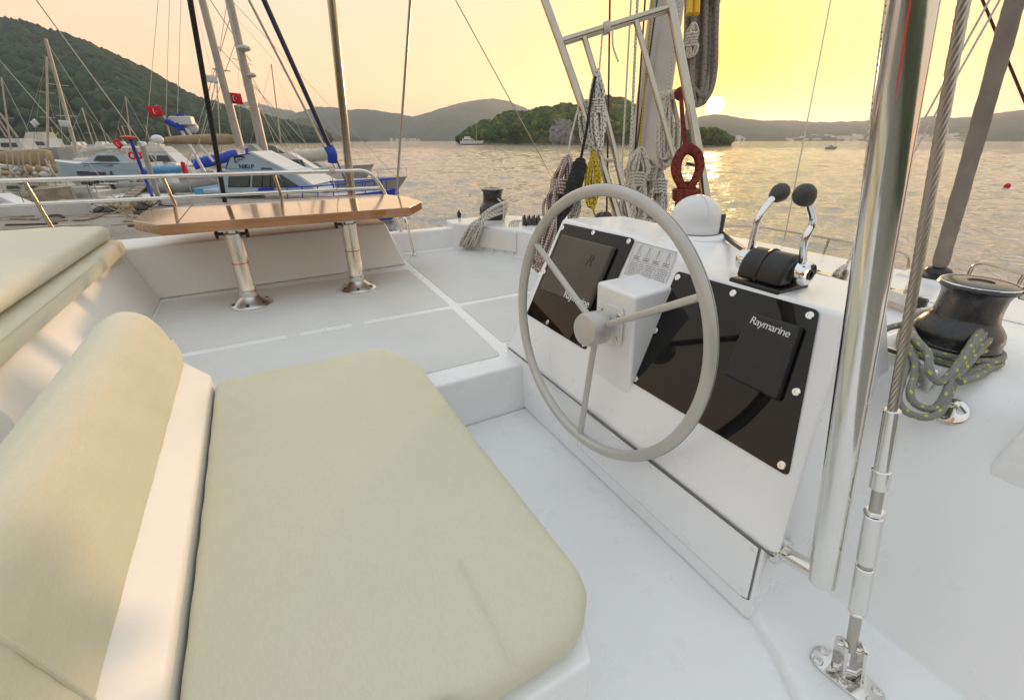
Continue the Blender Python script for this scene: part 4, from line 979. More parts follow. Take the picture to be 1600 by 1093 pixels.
kn = thing('rope_knot', 'cream rope knot on the track behind the throttle', 'rope', bb - rtv * .09); hank(kn, bb - rtv * .075 + Vector((0, 0, .075)), .10, .05, 5, .0075, M['rope_plain'], seed=12)
trk = thing('mainsheet_track', 'grey aluminium mainsheet track running behind the throttle to the post', 'track', onz(1300, 436, RAISE))
ta, tb_ = onz(1268, 428, RAISE + .012), onz(1446, 490, RAISE + .012); td = (tb_ - ta).normalized(); tn = Vector((-td.y, td.x, 0)); zup = Vector((0, 0, 1))
MB().hexa([ta + tn * a + zup * (b - .022) for a, b in ((-.03, 0), (.03, 0))] [:1] * 0 + [ta - tn * .034 - zup * .02, tb_ - tn * .034 - zup * .02, tb_ + tn * .034 - zup * .02, ta + tn * .034 - zup * .02, ta - tn * .026 + zup * .03, tb_ - tn * .026 + zup * .03, tb_ + tn * .026 + zup * .03, ta + tn * .026 + zup * .03]).build('track_rail', M['alu'], trk, bevel=.004)
for t in (.06, .22, .62, .78, .92):
    m2 = MB(); m2.lathe([(.009, 0), (.009, .003), (.0001, .004)], 10, ta.lerp(tb_, t) + zup * .029, zup); m2.build('bolt', M['plastic_black'], trk)
cc = onz(1412, 462, RAISE + .06)
car = thing('traveller_car', 'small black and grey car on the track right of the post', 'track car', cc)
MB().hexa([cc + td * a + tn * b + zup * (c - .03) for c, k in ((0, 1), (.05, .75)) for a, b in ((-.06 * k, -.04), (.06 * k, -.04), (.06 * k, .04), (-.06 * k, .04))]).build('car_body', M['alu'], car, bevel=.006)
for s_ in (-1, 1): MB().box(tuple(cc + td * (.065 * s_) - Vector((.016, .03, .03))), tuple(cc + td * (.065 * s_) + Vector((.016, .03, .015)))).build('end_stop', M['plastic_black'], car, bevel=.006)
MB().tube([cc + zup * .02, cc + zup * .05], .008, 8).build('shackle_pin', M['steel'], car)
# low guard rail ahead of the coach roof
def bowrail(pxs, lab, feet):
    t = thing('bow_rail', lab, 'railing', onx(*pxs[0], 3.30), 'low rails beyond the forward deck edge')
    P_ = [onx(a, b, 3.30) for a, b in pxs]; MB().tube(bend(P_, .05), .0085, 8).build('rail_bar', M['rail_far'], t)
    for (a, b) in feet:
        q = onx(a, b, 3.30); MB().tube([q, Vector((q.x - .03, q.y, .12))], .0075, 8).build('rail_post', M['rail_far'], t)
bowrail([(1075, 350), (1186, 354), (1300, 373), (1408, 393), (1420, 400), (1419, 418)], 'thin low guard rail on the sea side behind the throttle levers', [(1186, 354), (1296, 372), (1340, 381)])
bowrail([(1508, 440), (1520, 414), (1540, 411), (1600, 428), (1680, 446)], 'thin low rail loop on the sea side beyond the winch', [(1600, 428)])
# ropes on the near winch, pad eye and small fittings on the platform face
rg = thing('winch_rope', 'grey rope with lime flecks coiled round the near winch and hanging in loops', 'rope', wc)
mb = MB(); RW = .0092
for k in range(2): mb.tube([wc + Vector((math.cos(a * math.pi / 16) * (.106 - .002 * k), math.sin(a * math.pi / 16) * (.106 - .002 * k), .012 + .017 * k)) for a in range(32)], RW, 8, closed=True)
def DP(px, py, d): return dep(px, py, d)
for pts in ([(1360, 530, 1.30), (1385, 513, 1.28), (1412, 505, 1.30), (1436, 490, 1.36), (1462, 484, 1.40)],
            [(1418, 500, 1.34), (1430, 527, 1.17), (1450, 552, 1.12), (1452, 580, 1.10), (1468, 596, 1.10), (1490, 578, 1.10), (1516, 540, 1.12), (1535, 508, 1.16), (1542, 488, 1.25), (1530, 480, 1.36)],
            [(1412, 505, 1.34), (1416, 532, 1.19), (1430, 562, 1.14), (1428, 590, 1.12), (1422, 608, 1.10), (1426, 626, 1.09), (1444, 637, 1.09), (1462, 636, 1.09), (1476, 618, 1.09), (1488, 590, 1.10), (1514, 552, 1.12), (1540, 516, 1.15), (1550, 496, 1.24), (1540, 484, 1.36)],
            [(1410, 512, 1.34), (1406, 540, 1.20), (1418, 565, 1.16), (1410, 592, 1.13), (1403, 622, 1.10), (1416, 642, 1.09), (1442, 651, 1.08), (1466, 645, 1.08), (1480, 622, 1.09), (1492, 594, 1.10), (1522, 556, 1.12), (1550, 522, 1.15), (1558, 500, 1.24), (1548, 486, 1.36)],
            [(1500, 592, 1.10), (1520, 580, 1.12), (1540, 571, 1.14), (1547, 572, 1.14), (1540, 580, 1.12), (1518, 590, 1.09), (1500, 596, 1.085)],
            [(1524, 552, 1.13), (1548, 540, 1.16), (1556, 522, 1.20), (1552, 505, 1.24), (1545, 492, 1.32)]):
    mb.tube(cr([DP(*p) for p in pts], 7), RW, 8)
mb.build('rope_coils', M['rope_g'], rg, smooth=80)
nf = Vector((-.505, 0, .36)).cross(Vector((0, 1, 0))); nf = Vector((-.815, 0, .58)).normalized()     # platform face normal (towards the helm)
def onface(px, py):
    p0 = Vector((1.10, 0, FW)); nn_ = Vector((-(.315 - FW), 0, .36)).normalized(); d = sight(px, py); t = (p0 - EYE).dot(nn_) / d.dot(nn_); return EYE + d * t, nn_
pc, nn_ = onface(1486, 642)
pe_ = thing('pad_eye', 'small stainless pad eye on the platform face below the winch', 'pad eye', pc)
m2 = MB(); m2.lathe([(.034, -.003), (.034, .004), (.031, .006), (.0001, .006)], 28, pc, nn_); m2.build('base_disc', M['steel'], pe_)
sv = Vector((0, 1, 0)); tv_ = nn_.cross(sv)
for s_ in (-1, 1): m2 = MB(); screw(m2, pc + sv * (.016 * s_) + tv_ * (.008 * s_) + nn_ * .006, nn_, .0085); m2.build('bolt', M['alu'], pe_)
m2 = MB(); m2.tube(cr([pc - sv * .024 - tv_ * .008 + nn_ * .006, pc + nn_ * .022 - tv_ * .02, pc + sv * .024 - tv_ * .008 + nn_ * .006], 6), .005, 8); m2.build('eye', M['steel'], pe_)
p2, _ = onface(1440, 588)
bpz = thing('backing_plate', 'small bolted plate behind the hanging grey-lime rope loops', 'plate', p2)
MB().slab([p2 + sv * a + tv_ * b for a, b in ((-.03, -.035), (.03, -.035), (.03, .035), (-.03, .035))], nn_ * .004).build('plate', M['alu'], bpz, bevel=.0015)
for a, b in ((-.018, -.024), (.018, -.024), (.0, .024)): m2 = MB(); m2.lathe([(.006, .003), (.006, .007), (.0001, .008)], 10, p2 + sv * a + tv_ * b, nn_); m2.build('bolt', M['steel'], bpz)
lp = Vector((1.50, .50, .26))
lt = thing('hatch_latch', 'chrome latch on a white moulded block right of the steel post', 'latch', onface(1383, 545)[0])
l0, _ = onface(1383, 546)
MB().slab([l0 + sv * a + tv_ * b for a, b in ((-.045, -.012), (.045, -.012), (.045, .012), (-.045, .012))], nn_ * .010).build('latch_body', M['steel'], lt, bevel=.003)
MB().slab([l0 + nn_ * .0102 + sv * a + tv_ * b for a, b in ((-.034, -.005), (.034, -.005), (.034, .005), (-.034, .005))], nn_ * .002).build('latch_slot', M['groove'], lt)
d0, _ = onface(1358, 590); m2 = MB(); m2.lathe([(.014, -.002), (.014, .002), (.009, .002), (.0085, -.001), (.0001, -.001)], 20, d0, nn_); tag(m2.build('drain_hole', M['plastic_black']), 'small round dark drain right of the steel post', 'drain')

# red cloth added unseen behind the viewer to streak the steel post's reflection
en = thing('streak_cloth', 'red cloth added behind the viewer for the red streak in the steel post', 'flag', (-1.75, -.36, FW))
MB().tube([(-1.80, .12, FW), (-1.95, .16, 2.2)], .016, 10).build('staff', M['wood'], en)
vs = []; nx, nz = 12, 10
for j in range(nz + 1):
    for i in range(nx + 1):
        u, v = i / nx, j / nz; vs.append((-1.93 + .03 * math.sin(u * 9) + .05 * v * 0, .14 - (.34 + .10 * v) * u, 2.05 - 1.35 * v - .12 * u * (1 - v)))
eo = MB().add(vs, [(j * (nx + 1) + i, j * (nx + 1) + i + 1, (j + 1) * (nx + 1) + i + 1, (j + 1) * (nx + 1) + i) for j in range(nz) for i in range(nx)]).build('cloth', M['red'], en, smooth=80)
sm_ = eo.modifiers.new('solid', 'SOLIDIFY'); sm_.thickness = .003
# ================================================================ sea
def vnoise(x, y, seed=0):
    """smooth value noise on arrays"""
    xi = np.floor(x).astype(int); yi = np.floor(y).astype(int); xf = x - xi; yf = y - yi
    def hsh(a, b):
        v = np.sin(a * 127.1 + b * 311.7 + seed * 74.7) * 43758.5453; return v - np.floor(v)
    u = xf * xf * (3 - 2 * xf); v = yf * yf * (3 - 2 * yf)
    return (hsh(xi, yi) * (1 - u) + hsh(xi + 1, yi) * u) * (1 - v) + (hsh(xi, yi + 1) * (1 - u) + hsh(xi + 1, yi + 1) * u) * v
def fbm(x, y, o=4, seed=0):
    s = 0; a = .5; 
    for i in range(o): s = s + a * vnoise(x * 2 ** i, y * 2 ** i, seed + i * 13); a *= .5
    return s
def polar_sheet(rs, n):
    vs = []; fs = []
    for r in rs:
        for k in range(n):
            a = 2 * math.pi * k / n; vs.append((r * math.cos(a), r * math.sin(a), WZ))
    m = len(rs)
    for i in range(m - 1):
        for k in range(n): fs.append((i * n + k, i * n + (k + 1) % n, (i + 1) * n + (k + 1) % n, (i + 1) * n + k))
    vs.append((0, 0, WZ)); c = len(vs) - 1
    for k in range(n): fs.append((c, k, (k + 1) % n))
    return MB().add(vs, fs)
g = G('sea water')
ge = g.n('ShaderNodeNewGeometry').outputs['Position']
n2 = g.noise(3.2, 3, .6, ge, (1.0, .6, 1)); n4 = g.noise(.03, 2, .5, ge); n1 = g.noise(.8, 3, .6, ge, (1.0, .6, 1))
h = g.math('MULTIPLY', g.math('ADD', g.math('MULTIPLY', n2, .14), g.math('MULTIPLY', n1, .26)), g.math('MULTIPLY_ADD', n4, 1.2, .35))
g.p(col=(.19, .185, .165), rough=.05, ior=2.4, spec=.5, nrm=g.bump(h, 1.0, .8)); M['sea'] = g.m
BOW_V = BOW      # bearing of the view in the yacht's axes
# outside the modelled chop the sheet is flat; ahead of the yacht the waves are real relief
r0, r1 = 11.0, 560.0; nr = 640; na = 800; half = R(56)
rr_ = r0 * (r1 / r0) ** (np.arange(nr) / (nr - 1)); aa_ = BOW_V - half + 2 * half * np.arange(na) / (na - 1)
RR, AA = np.meshgrid(rr_, aa_, indexing='ij'); X_ = RR * np.cos(AA); Y_ = RR * np.sin(AA); Zw = np.zeros_like(X_)
wr = np.random.default_rng(77); sp_ = RR * math.log(r1 / r0) / nr
for i in range(46):
    lam = .75 * (7.5 / .75) ** (i / 45.0) * wr.uniform(.9, 1.1); th_ = BOW_V + R(200) + wr.normal(0, .62); k_ = 2 * math.pi / lam; ph = wr.uniform(0, 6.28)
    amp = .0052 * lam ** .82; att = np.clip((lam / sp_ - 2.2) / 2.0, 0, 1)
    arg = k_ * (X_ * math.cos(th_) + Y_ * math.sin(th_)) + ph + .9 * np.sin(.11 * X_ + i) + .9 * np.sin(.09 * Y_ + 2 * i)
    Zw += amp * att * (np.sin(arg) + .22 * np.cos(2 * arg))
gus = .55 + .9 * fbm(X_ / 38, Y_ / 22, 3, 5)
Zw *= gus * np.clip((RR - r0) / 6, 0, 1) * np.clip((r1 - RR) / 120, 0, 1) * np.clip((half - np.abs(AA - BOW_V)) / .04, 0, 1)
V_ = np.stack([X_, Y_, WZ + Zw], -1).reshape(-1, 3); idx = np.arange(nr * na).reshape(nr, na)
F_ = np.stack([idx[:-1, :-1], idx[1:, :-1], idx[1:, 1:], idx[:-1, 1:]], -1).reshape(-1, 4)
# flat remainder: the sector behind, and the far ring
off = len(V_); ex_v = []; ex_f = []
def ring(rs, angs, closed):
    o = off + len(ex_v); n_ = len(angs)
    for r in rs:
        for a in angs: ex_v.append((r * math.cos(a), r * math.sin(a), WZ))
    for i in range(len(rs) - 1):
        for k in range(n_ - (0 if closed else 1)): ex_f.append((o + i * n_ + k, o + (i + 1) * n_ + k, o + (i + 1) * n_ + (k + 1) % n_, o + i * n_ + (k + 1) % n_))
ring([r0, 60, 200, r1], [BOW_V + half + (2 * math.pi - 2 * half) * k / 60 for k in range(61)], False)
ring([r1, 900, 1500, 3000, 9500], [2 * math.pi * k / 240 for k in range(240)], True)
ring([.5, r0], [2 * math.pi * k / 240 for k in range(240)], True)
V_ = np.concatenate([V_, np.array(ex_v)]); F_ = np.concatenate([F_, np.array(ex_f)])
me = bpy.data.meshes.new('water'); me.vertices.add(len(V_)); me.vertices.foreach_set('co', V_.ravel()); me.loops.add(len(F_) * 4); me.loops.foreach_set('vertex_index', F_.ravel().astype(np.int32))
me.polygons.add(len(F_)); me.polygons.foreach_set('loop_start', np.arange(0, len(F_) * 4, 4, dtype=np.int32)); me.polygons.foreach_set('use_smooth', [True] * len(F_)); me.update(); me.materials.append(M['sea'])
sea = bpy.data.objects.new('water', me); C.objects.link(sea); struct(sea)

# ================================================================ wooded hills
def az_h(px, py):    # compass bearing in the yacht frame and tangent of elevation
    d = sight(px, py); return math.atan2(d.y, d.x), d.z / math.hypot(d.x, d.y)
class Hill:
    """skyline given as picture points at a ridge distance; foot at a shore distance; a back slope behind"""
    def __init__(s, pts, ridge, shore, rough=.12, seed=0, nu=160, nv=26, steep=.85, back=1.35):
        A = [az_h(*p) for p in pts]; s.az = np.array([a for a, _ in A])[::-1]; s.te = np.array([t for _, t in A])[::-1]
        s.ridge, s.shore, s.rough, s.seed, s.steep, s.back = ridge, shore, rough, seed, steep, back
        s.nu, s.nv = nu, nv; s.a0, s.a1 = s.az[0], s.az[-1]
    def point(s, a, v):      # v: 0 shore, 1 ridge, >1 behind
        te = np.interp(a, s.az, s.te); rd = s.ridge * (1 + .10 * np.sin(a * 9 + s.seed)); sh = s.shore * (1 + .05 * np.sin(a * 23 + s.seed) + .03 * np.sin(a * 61))
        H = np.maximum(te, .0) * rd + (CAMZ - WZ)
        dist = sh + (rd - sh) * v
        up = np.where(v <= 1, np.clip(v, 0, 1) ** s.steep, np.maximum(0, 1 - ((v - 1) / (s.back - 1)) ** 1.6))
        nx = dist * np.cos(a); ny = dist * np.sin(a); sc = 1.0 / (s.ridge * .10)
        f = fbm(nx * sc, ny * sc, 4, s.seed) - .47
        w_ = np.sin(np.clip(v, 0, 1) * np.pi) 
        # spurs and gullies on the slope
        z = WZ - .3 + H * up + H * s.rough * f * 2.0 * w_
        z = np.where(v <= 0, WZ - .6, z)
        return nx, ny, z
    def mesh(s, name, mat, bumps=None):
        u = np.linspace(s.a0, s.a1, s.nu); v = np.concatenate([[0], np.linspace(.02, 1, s.nv), np.linspace(1.05, s.back, 6)])
        U, V = np.meshgrid(u, v); x, y, z = s.point(U, V)
        if bumps: z = z + bumps * (fbm(x / (bumps * 2.6), y / (bumps * 2.6), 3, s.seed + 5) - .45) * np.clip(V * 6, 0, 1) * np.where(V <= 1.0, 1, .3)
        vs = np.stack([x, y, z], -1).reshape(-1, 3); n = s.nu; fs = []
        for i in range(len(v) - 1):
            for k in range(n - 1): fs.append((i * n + k, i * n + k + 1, (i + 1) * n + k + 1, (i + 1) * n + k))
        me = bpy.data.meshes.new(name); me.from_pydata(vs.tolist(), [], fs); me.materials.append(mat)
        me.polygons.foreach_set('use_smooth', [True] * len(fs)); o = bpy.data.objects.new(name, me); C.objects.link(o); struct(o); return o
def forest_mat(name, dark, mid, light):
    g = G(name); at = g.n('ShaderNodeAttribute', attribute_name='tint'); f = g.noise(.35, 3, .6, g.n('ShaderNodeNewGeometry').outputs['Position'])
    c = g.ramp(at.outputs['Fac'], [(0, dark), (.5, mid), (1, light)])
    c = g.mix(g.math('MULTIPLY', f, .5), c, tuple(x * .55 for x in dark)); g.p(col=c, rough=.9, spec=.15); return g.m
def slope_mat(name, a, b, scale):
    g = G(name); f = g.noise(scale, 5, .65, g.n('ShaderNodeNewGeometry').outputs['Position'])
    g.p(col=g.ramp(f, [(.3, a), (.7, b)]), rough=.95, spec=.1); return g.m
ICO = None
def ico(sub):
    bm = bmesh.new(); bmesh.ops.create_icosphere(bm, subdivisions=sub, radius=1.0)
    v = np.array([x.co[:] for x in bm.verts]); f = np.array([[q.index for q in p.verts] for p in bm.faces]); bm.free(); return v, f
def crowns(name, P, rad, mat, label, cat, seed=0, sub=1, jag=.34, hscale=1.0, clump=0):
    """a wood seen as one mass: every tree a ragged clump of faces"""
    r_ = np.random.default_rng(seed); v0, f0 = ico(sub); n = len(P); nv, nf = len(v0), len(f0)
    V = np.repeat(v0[None], n, 0) * (1 + r_.uniform(-jag, jag, (n, nv, 1)))
    V[:, :, 2] *= hscale
    V = V * rad[:, None, None] * r_.uniform(.75, 1.2, (n, 1, 3)) + P[:, None, :]
    Fc = (f0[None] + (np.arange(n) * nv)[:, None, None]).reshape(-1, 3)
    me = bpy.data.meshes.new(name); V = V.reshape(-1, 3)
    me.vertices.add(len(V)); me.vertices.foreach_set('co', V.ravel()); me.loops.add(len(Fc) * 3); me.loops.foreach_set('vertex_index', Fc.ravel().astype(np.int32))
    me.polygons.add(len(Fc)); me.polygons.foreach_set('loop_start', np.arange(0, len(Fc) * 3, 3, dtype=np.int32)); me.update(); me.validate()
    at = me.attributes.new('tint', 'FLOAT', 'POINT'); tint = np.repeat(np.clip(r_.normal(.45, .22, n), 0, 1), nv) + r_.uniform(-.15, .15, n * nv); at.data.foreach_set('value', np.clip(tint, 0, 1).astype(np.float32))
    me.materials.append(mat); o = bpy.data.objects.new(name, me); C.objects.link(o); o['kind'] = 'stuff'; o['label'] = label; o['category'] = cat; return o
M['wood_left'] = forest_mat('hillside pines', (.012, .030, .016), (.028, .060, .028), (.075, .105, .045))
M['wood_isle'] = forest_mat('island pines', (.010, .030, .008), (.06, .105, .020), (.24, .25, .045))
M['slope'] = slope_mat('wooded slope ground', (.028, .045, .022), (.06, .075, .035), .02)
M['slope_far'] = slope_mat('far wooded slope', (.035, .05, .03), (.07, .075, .045), .004)
def grow(h, n, rmin, rmax, seed, vmin=.0, vmax=1.03, keep=None, lift=.55):
    r_ = np.random.default_rng(seed); a = r_.uniform(h.a0, h.a1, n); v = vmin + (vmax - vmin) * np.sqrt(r_.uniform(0, 1, n)); v = np.where(r_.uniform(0, 1, n) < .12, r_.uniform(.96, vmax, n), v)
    x, y, z = h.point(a, v); rad = r_.uniform(rmin, rmax, n); ok = z > WZ + rad * .2
    if keep is not None: ok &= keep(a, v)
    P = np.stack([x, y, z + rad * lift], -1)[ok]; return P, rad[ok]
# big green hill to the left
hl = Hill([(-520, 120), (-260, 70), (-60, 44), (0, 43), (40, 46), (75, 60), (105, 66), (150, 84), (200, 107), (240, 125), (280, 149), (310, 165), (345, 174), (400, 187), (440, 198), (480, 210), (512, 217)], 1250, 760, .16, 3, 170, 26)
hl.mesh('green_hill', M['slope'], 6)
P, rad = grow(hl, 15000, 5.0, 10.5, 5)
crowns('hillside_wood', P, rad, M['wood_left'], 'dark green pine wood covering the big hill on the left', 'woodland', 1, 1, .38)
# bluish ridges behind, nearer ones first
def prof(s): return [tuple(p) for p in s]
h2 = Hill(prof([(380, 200), (430, 196), (455, 186), (470, 183), (490, 189), (510, 200), (530, 211), (548, 216.5)]), 2100, 1500, .15, 8, 80, 14); h2.mesh('low_hill', M['slope_far'], 8)
h3 = Hill(prof([(330, 176), (360, 166), (385, 158), (405, 161), (430, 168), (455, 172), (475, 180)]), 5200, 4300, .2, 9, 80, 14); h3.mesh('far_ridge', M['slope_far'], 14)
h4 = Hill(prof([(440, 186), (468, 174), (495, 166), (520, 167), (545, 171), (560, 169), (585, 171), (600, 174), (625, 177), (645, 182), (670, 190), (700, 205)]), 4200, 3300, .22, 12, 120, 16); h4.mesh('far_ridge', M['slope_far'], 12)
h5 = Hill(prof([(560, 208), (600, 198), (640, 183), (670, 175), (690, 168), (720, 160), (750, 155), (772, 153), (795, 157), (815, 166), (835, 173), (870, 180), (930, 190), (1000, 195), (1060, 192), (1100, 186), (1130, 182)]), 3600, 2900, .22, 15, 180, 16); h5.mesh('far_ridge', M['slope_far'], 11)
h6 = Hill(prof([(1020, 196), (1060, 188), (1090, 182), (1110, 178), (1130, 178), (1160, 184), (1190, 188), (1230, 187), (1270, 190), (1330, 189), (1380, 187), (1430, 185), (1455, 180), (1490, 184), (1530, 182), (1570, 174), (1620, 170), (1700, 172), (1820, 186), (1990, 200)]), 3300, 2500, .2, 17, 240, 16); h6.mesh('far_ridge', M['slope_far'], 10)
h7 = Hill(prof([(500, 217), (520, 213), (540, 212), (560, 215), (575, 217)]), 1700, 1500, .1, 18, 30, 8); h7.mesh('low_point', M['slope_far'], 3)
# wooded island with its cliff
hi = Hill([(718, 224), (726, 216), (735, 209), (752, 199), (770, 197), (794, 182), (806, 186), (830, 184), (848, 177), (862, 180), (881, 171), (896, 176), (910, 175), (928, 165), (944, 158), (958, 163), (972, 162), (988, 172), (1004, 184), (1030, 198), (1050, 209), (1064, 220)], 640, 520, .10, 21, 140, 22, .62, 1.3)
hi.mesh('island', M['slope'], 4)
ca0 = az_h(863, 210)[0]; ca1 = az_h(897, 210)[0]
cliffk = lambda a, v: ~((a < ca0) & (a > ca1) & (v < .42))
P, rad = grow(hi, 3000, 2.2, 5.2, 9, keep=cliffk, lift=.7)
P2, rad2 = grow(hi, 1500, 1.1, 2.2, 10, vmin=.5, keep=cliffk, lift=1.2)
crowns('island_wood', np.concatenate([P, P2]), np.concatenate([rad, rad2]), M['wood_isle'], 'sunlit green pine wood on the small island in the middle', 'woodland', 2, 2, .30)
# bare cliff: stepped boulders
g = G('pale limestone'); f = g.noise(.5, 5, .65, g.n('ShaderNodeNewGeometry').outputs['Position']); g.p(col=g.ramp(f, [(.3, (.10, .095, .09)), (.7, (.27, .25, .23))]), rough=.95, nrm=g.bump(g.noise(1.5, 4, .6, g.n('ShaderNodeNewGeometry').outputs['Position']), .8, .6)); M['rock'] = g.m
r_ = np.random.default_rng(4); n = 170; a = r_.uniform(ca1 - .004, ca0 + .004, n); v = r_.uniform(.005, .42, n); x, y, z = hi.point(a, v)
ck = crowns('rock_cliff', np.stack([x, y, z], -1), r_.uniform(1.6, 4.6, n), M['rock'], 'bare grey limestone cliff among the island trees', 'cliff', 5, 2, .16, 1.3)
# foreshore rocks round the island
n = 420; a = r_.uniform(hi.a0, hi.a1, n); x, y, z = hi.point(a, np.full(n, .012)); 
crowns('shore_rocks', np.stack([x, y, np.full(n, WZ + .1)], -1), r_.uniform(.6, 1.7, n), M['rock'], 'low grey rocks along the waterline of the island', 'rocks', 6, 1, .3, .6)
# small islet under the sun
hs = Hill([(1040, 224), (1062, 212), (1080, 206), (1098, 205), (1112, 204), (1124, 207), (1134, 213), (1143, 224)], 430, 385, .08, 23, 60, 12, .5, 1.3); hs.mesh('islet', M['slope'], 1.2)
P, rad = grow(hs, 700, .9, 2.0, 12, lift=.8); crowns('islet_wood', P, rad, M['wood_isle'], 'clump of bushy trees on the little islet below the sun', 'woodland', 3, 2, .32)
n = 150; a = r_.uniform(hs.a0, hs.a1, n); x, y, z = hs.point(a, np.full(n, .01)); crowns('shore_rocks', np.stack([x, y, np.full(n, WZ + .05)], -1), r_.uniform(.4, 1.1, n), M['rock'], 'low dark rocks round the little islet below the sun', 'rocks', 7, 1, .3, .5)
# far town along the right-hand shore: too small to tell the houses apart
mb = MB(); rd = random.Random(8)
for i in range(420):
    px = rd.choice((rd.uniform(1150, 1460), rd.uniform(1460, 1760), rd.uniform(1460, 1700))); a, _ = az_h(px, 219); D_ = 2480 + rd.uniform(-30, 200); w_ = rd.uniform(6, 22); h_ = rd.uniform(3, 13); c = Vector((D_ * math.cos(a), D_ * math.sin(a), WZ + max(0, (D_ - 2490)) * .10))
    mb.box((c.x - w_ / 2, c.y - w_ / 2, c.z - 4), (c.x + w_ / 2, c.y + w_ / 2, c.z + h_))
for i in range(26):
    px = rd.uniform(610, 655); a, _ = az_h(px, 217); D_ = 2900; c = Vector((D_ * math.cos(a), D_ * math.sin(a), WZ)); mb.box((c.x - 6, c.y - 6, c.z), (c.x + 6, c.y + 6, c.z + rd.uniform(4, 14)))
o = mb.build('shore_town', paint('pale house walls', (.62, .57, .52), .8, .15, .02), smooth=0); o['kind'] = 'stuff'; o['label'] = 'pale houses of a far town along the opposite shore'; o['category'] = 'town'
# unseen wooded hill added behind the viewer so steel and panels reflect it
added_hill = Hill([(0, 0), (10, 0)], 620, 380, .15, 31, 150, 14)
added_hill.az = np.radians(np.array([148, 165, 185, 205, 230, 255, 280, 300, 318])); added_hill.te = np.array([.05, .12, .19, .24, .20, .25, .21, .13, .04]); added_hill.a0, added_hill.a1 = added_hill.az[0], added_hill.az[-1]
added_hill.mesh('green_hill', M['slope'], 8)
# ================================================================ haze over the bay
hz = bpy.data.materials.new('evening haze'); hz.use_nodes = True; t = hz.node_tree; t.nodes.clear()
pv = t.nodes.new('ShaderNodeVolumePrincipled'); ou = t.nodes.new('ShaderNodeOutputMaterial')
pv.inputs['Color'].default_value = (.76, .86, 1.0, 1); pv.inputs['Density'].default_value = 0.00011; pv.inputs['Anisotropy'].default_value = 0.55
t.links.new(pv.outputs[0], ou.inputs['Volume'])
o = MB().box((-9800, -9800, WZ - 1), (9800, 9800, 400)).build('haze', hz, smooth=0); o['kind'] = 'stuff'; o['label'] = 'pale evening haze over the bay and the far hills'; o['category'] = 'haze'
# ================================================================ marina: quay and moored boats
M['bwhite'] = paint('boat white', (.66, .66, .66), .3, .08, .8); M['bcream'] = paint('boat cream', (.55, .52, .46), .45, .12, .8)
M['bgrey'] = paint('boat grey', (.34, .34, .33), .5, .12, .8); M['bblue'] = paint('boat royal blue', (.015, .05, .42), .45, .1, 1); M['bnavy'] = paint('boat navy', (.012, .018, .06), .35, .1, 1)
M['bpale'] = paint('boat pale blue', (.42, .52, .60), .35, .08, .8); M['bsky'] = paint('sky blue cover', (.12, .36, .62), .65, .12, 1); M['btan'] = paint('tan sail cover', (.36, .27, .16), .85, .2, 1.2)
M['bglass'] = paint('boat window', (.10, .11, .10), .08, .1, 1); M['bgreen'] = paint('dark green boot', (.01, .05, .03), .5, .2); M['borange'] = paint('float orange', (.62, .10, .03), .6, .1)
M['spar'] = paint('weathered spar', (.42, .38, .33), .4, .12, 1.2, metal=.2); M['timber'] = paint('weathered timber', (.30, .25, .19), .9, .3, 3); M['timber_dark'] = paint('dark wet timber', (.07, .06, .05), .8, .3, 3); M['timber_pale'] = paint('pale timber', (.48, .42, .33), .9, .2, 3); M['rubbergrey'] = paint('grey hypalon', (.24, .235, .225), .7, .12, 1)
g = G('quay concrete'); f = g.noise(.5, 6, .65); f2 = g.noise(5, 5, .7)
c0 = g.ramp(f, [(.3, (.22, .19, .16)), (.7, (.40, .36, .31))]); c0 = g.mix(g.math('MULTIPLY', g.math('GREATER_THAN', f2, .58), .5), c0, (.13, .11, .09)); g.p(col=c0, rough=.95, nrm=g.bump(f2, .5, .05)); M['concrete'] = g.m
def frame(px, D, hdg=0.0, z=0.0):
    p = far(px, 230, D); return Matrix.Translation((p.x, p.y, WZ + z)) @ Matrix.Rotation(BOW - math.pi / 2 + R(hdg), 4, 'Z')
def MBx(mx): m = MB(); m._mx = mx; return m
def hull_shape(L_, B, H, sheer=.22, rake=.10, transom=.82, low=.25, ns=15):
    """lofted hull: rows of points keel to gunwale for each station"""
    rows = []
    for i in range(ns):
        t = i / (ns - 1); b = B / 2 * (transom + (1 - transom) * math.sin(min(1, t / .45) * math.pi / 2)) * (1 if t < .45 else math.cos((t - .45) / .55 * math.pi / 2) ** .72)
        zg = H * (1 + sheer * ((t - .35) ** 2) * 2.2); x = -L_ / 2 + L_ * t
        row = []
        for k, (fb, fz) in enumerate(((0, -.35), (.55, -.25), (.86, .04), (.95, .38), (1.0, 1.0))):
            xx = x + (rake * L_ * (fz - .5) * (t ** 3)); row.append((xx, b * fb, low * 0 + zg * fz if fz > 0 else H * fz))
        rows.append(row)
    return rows
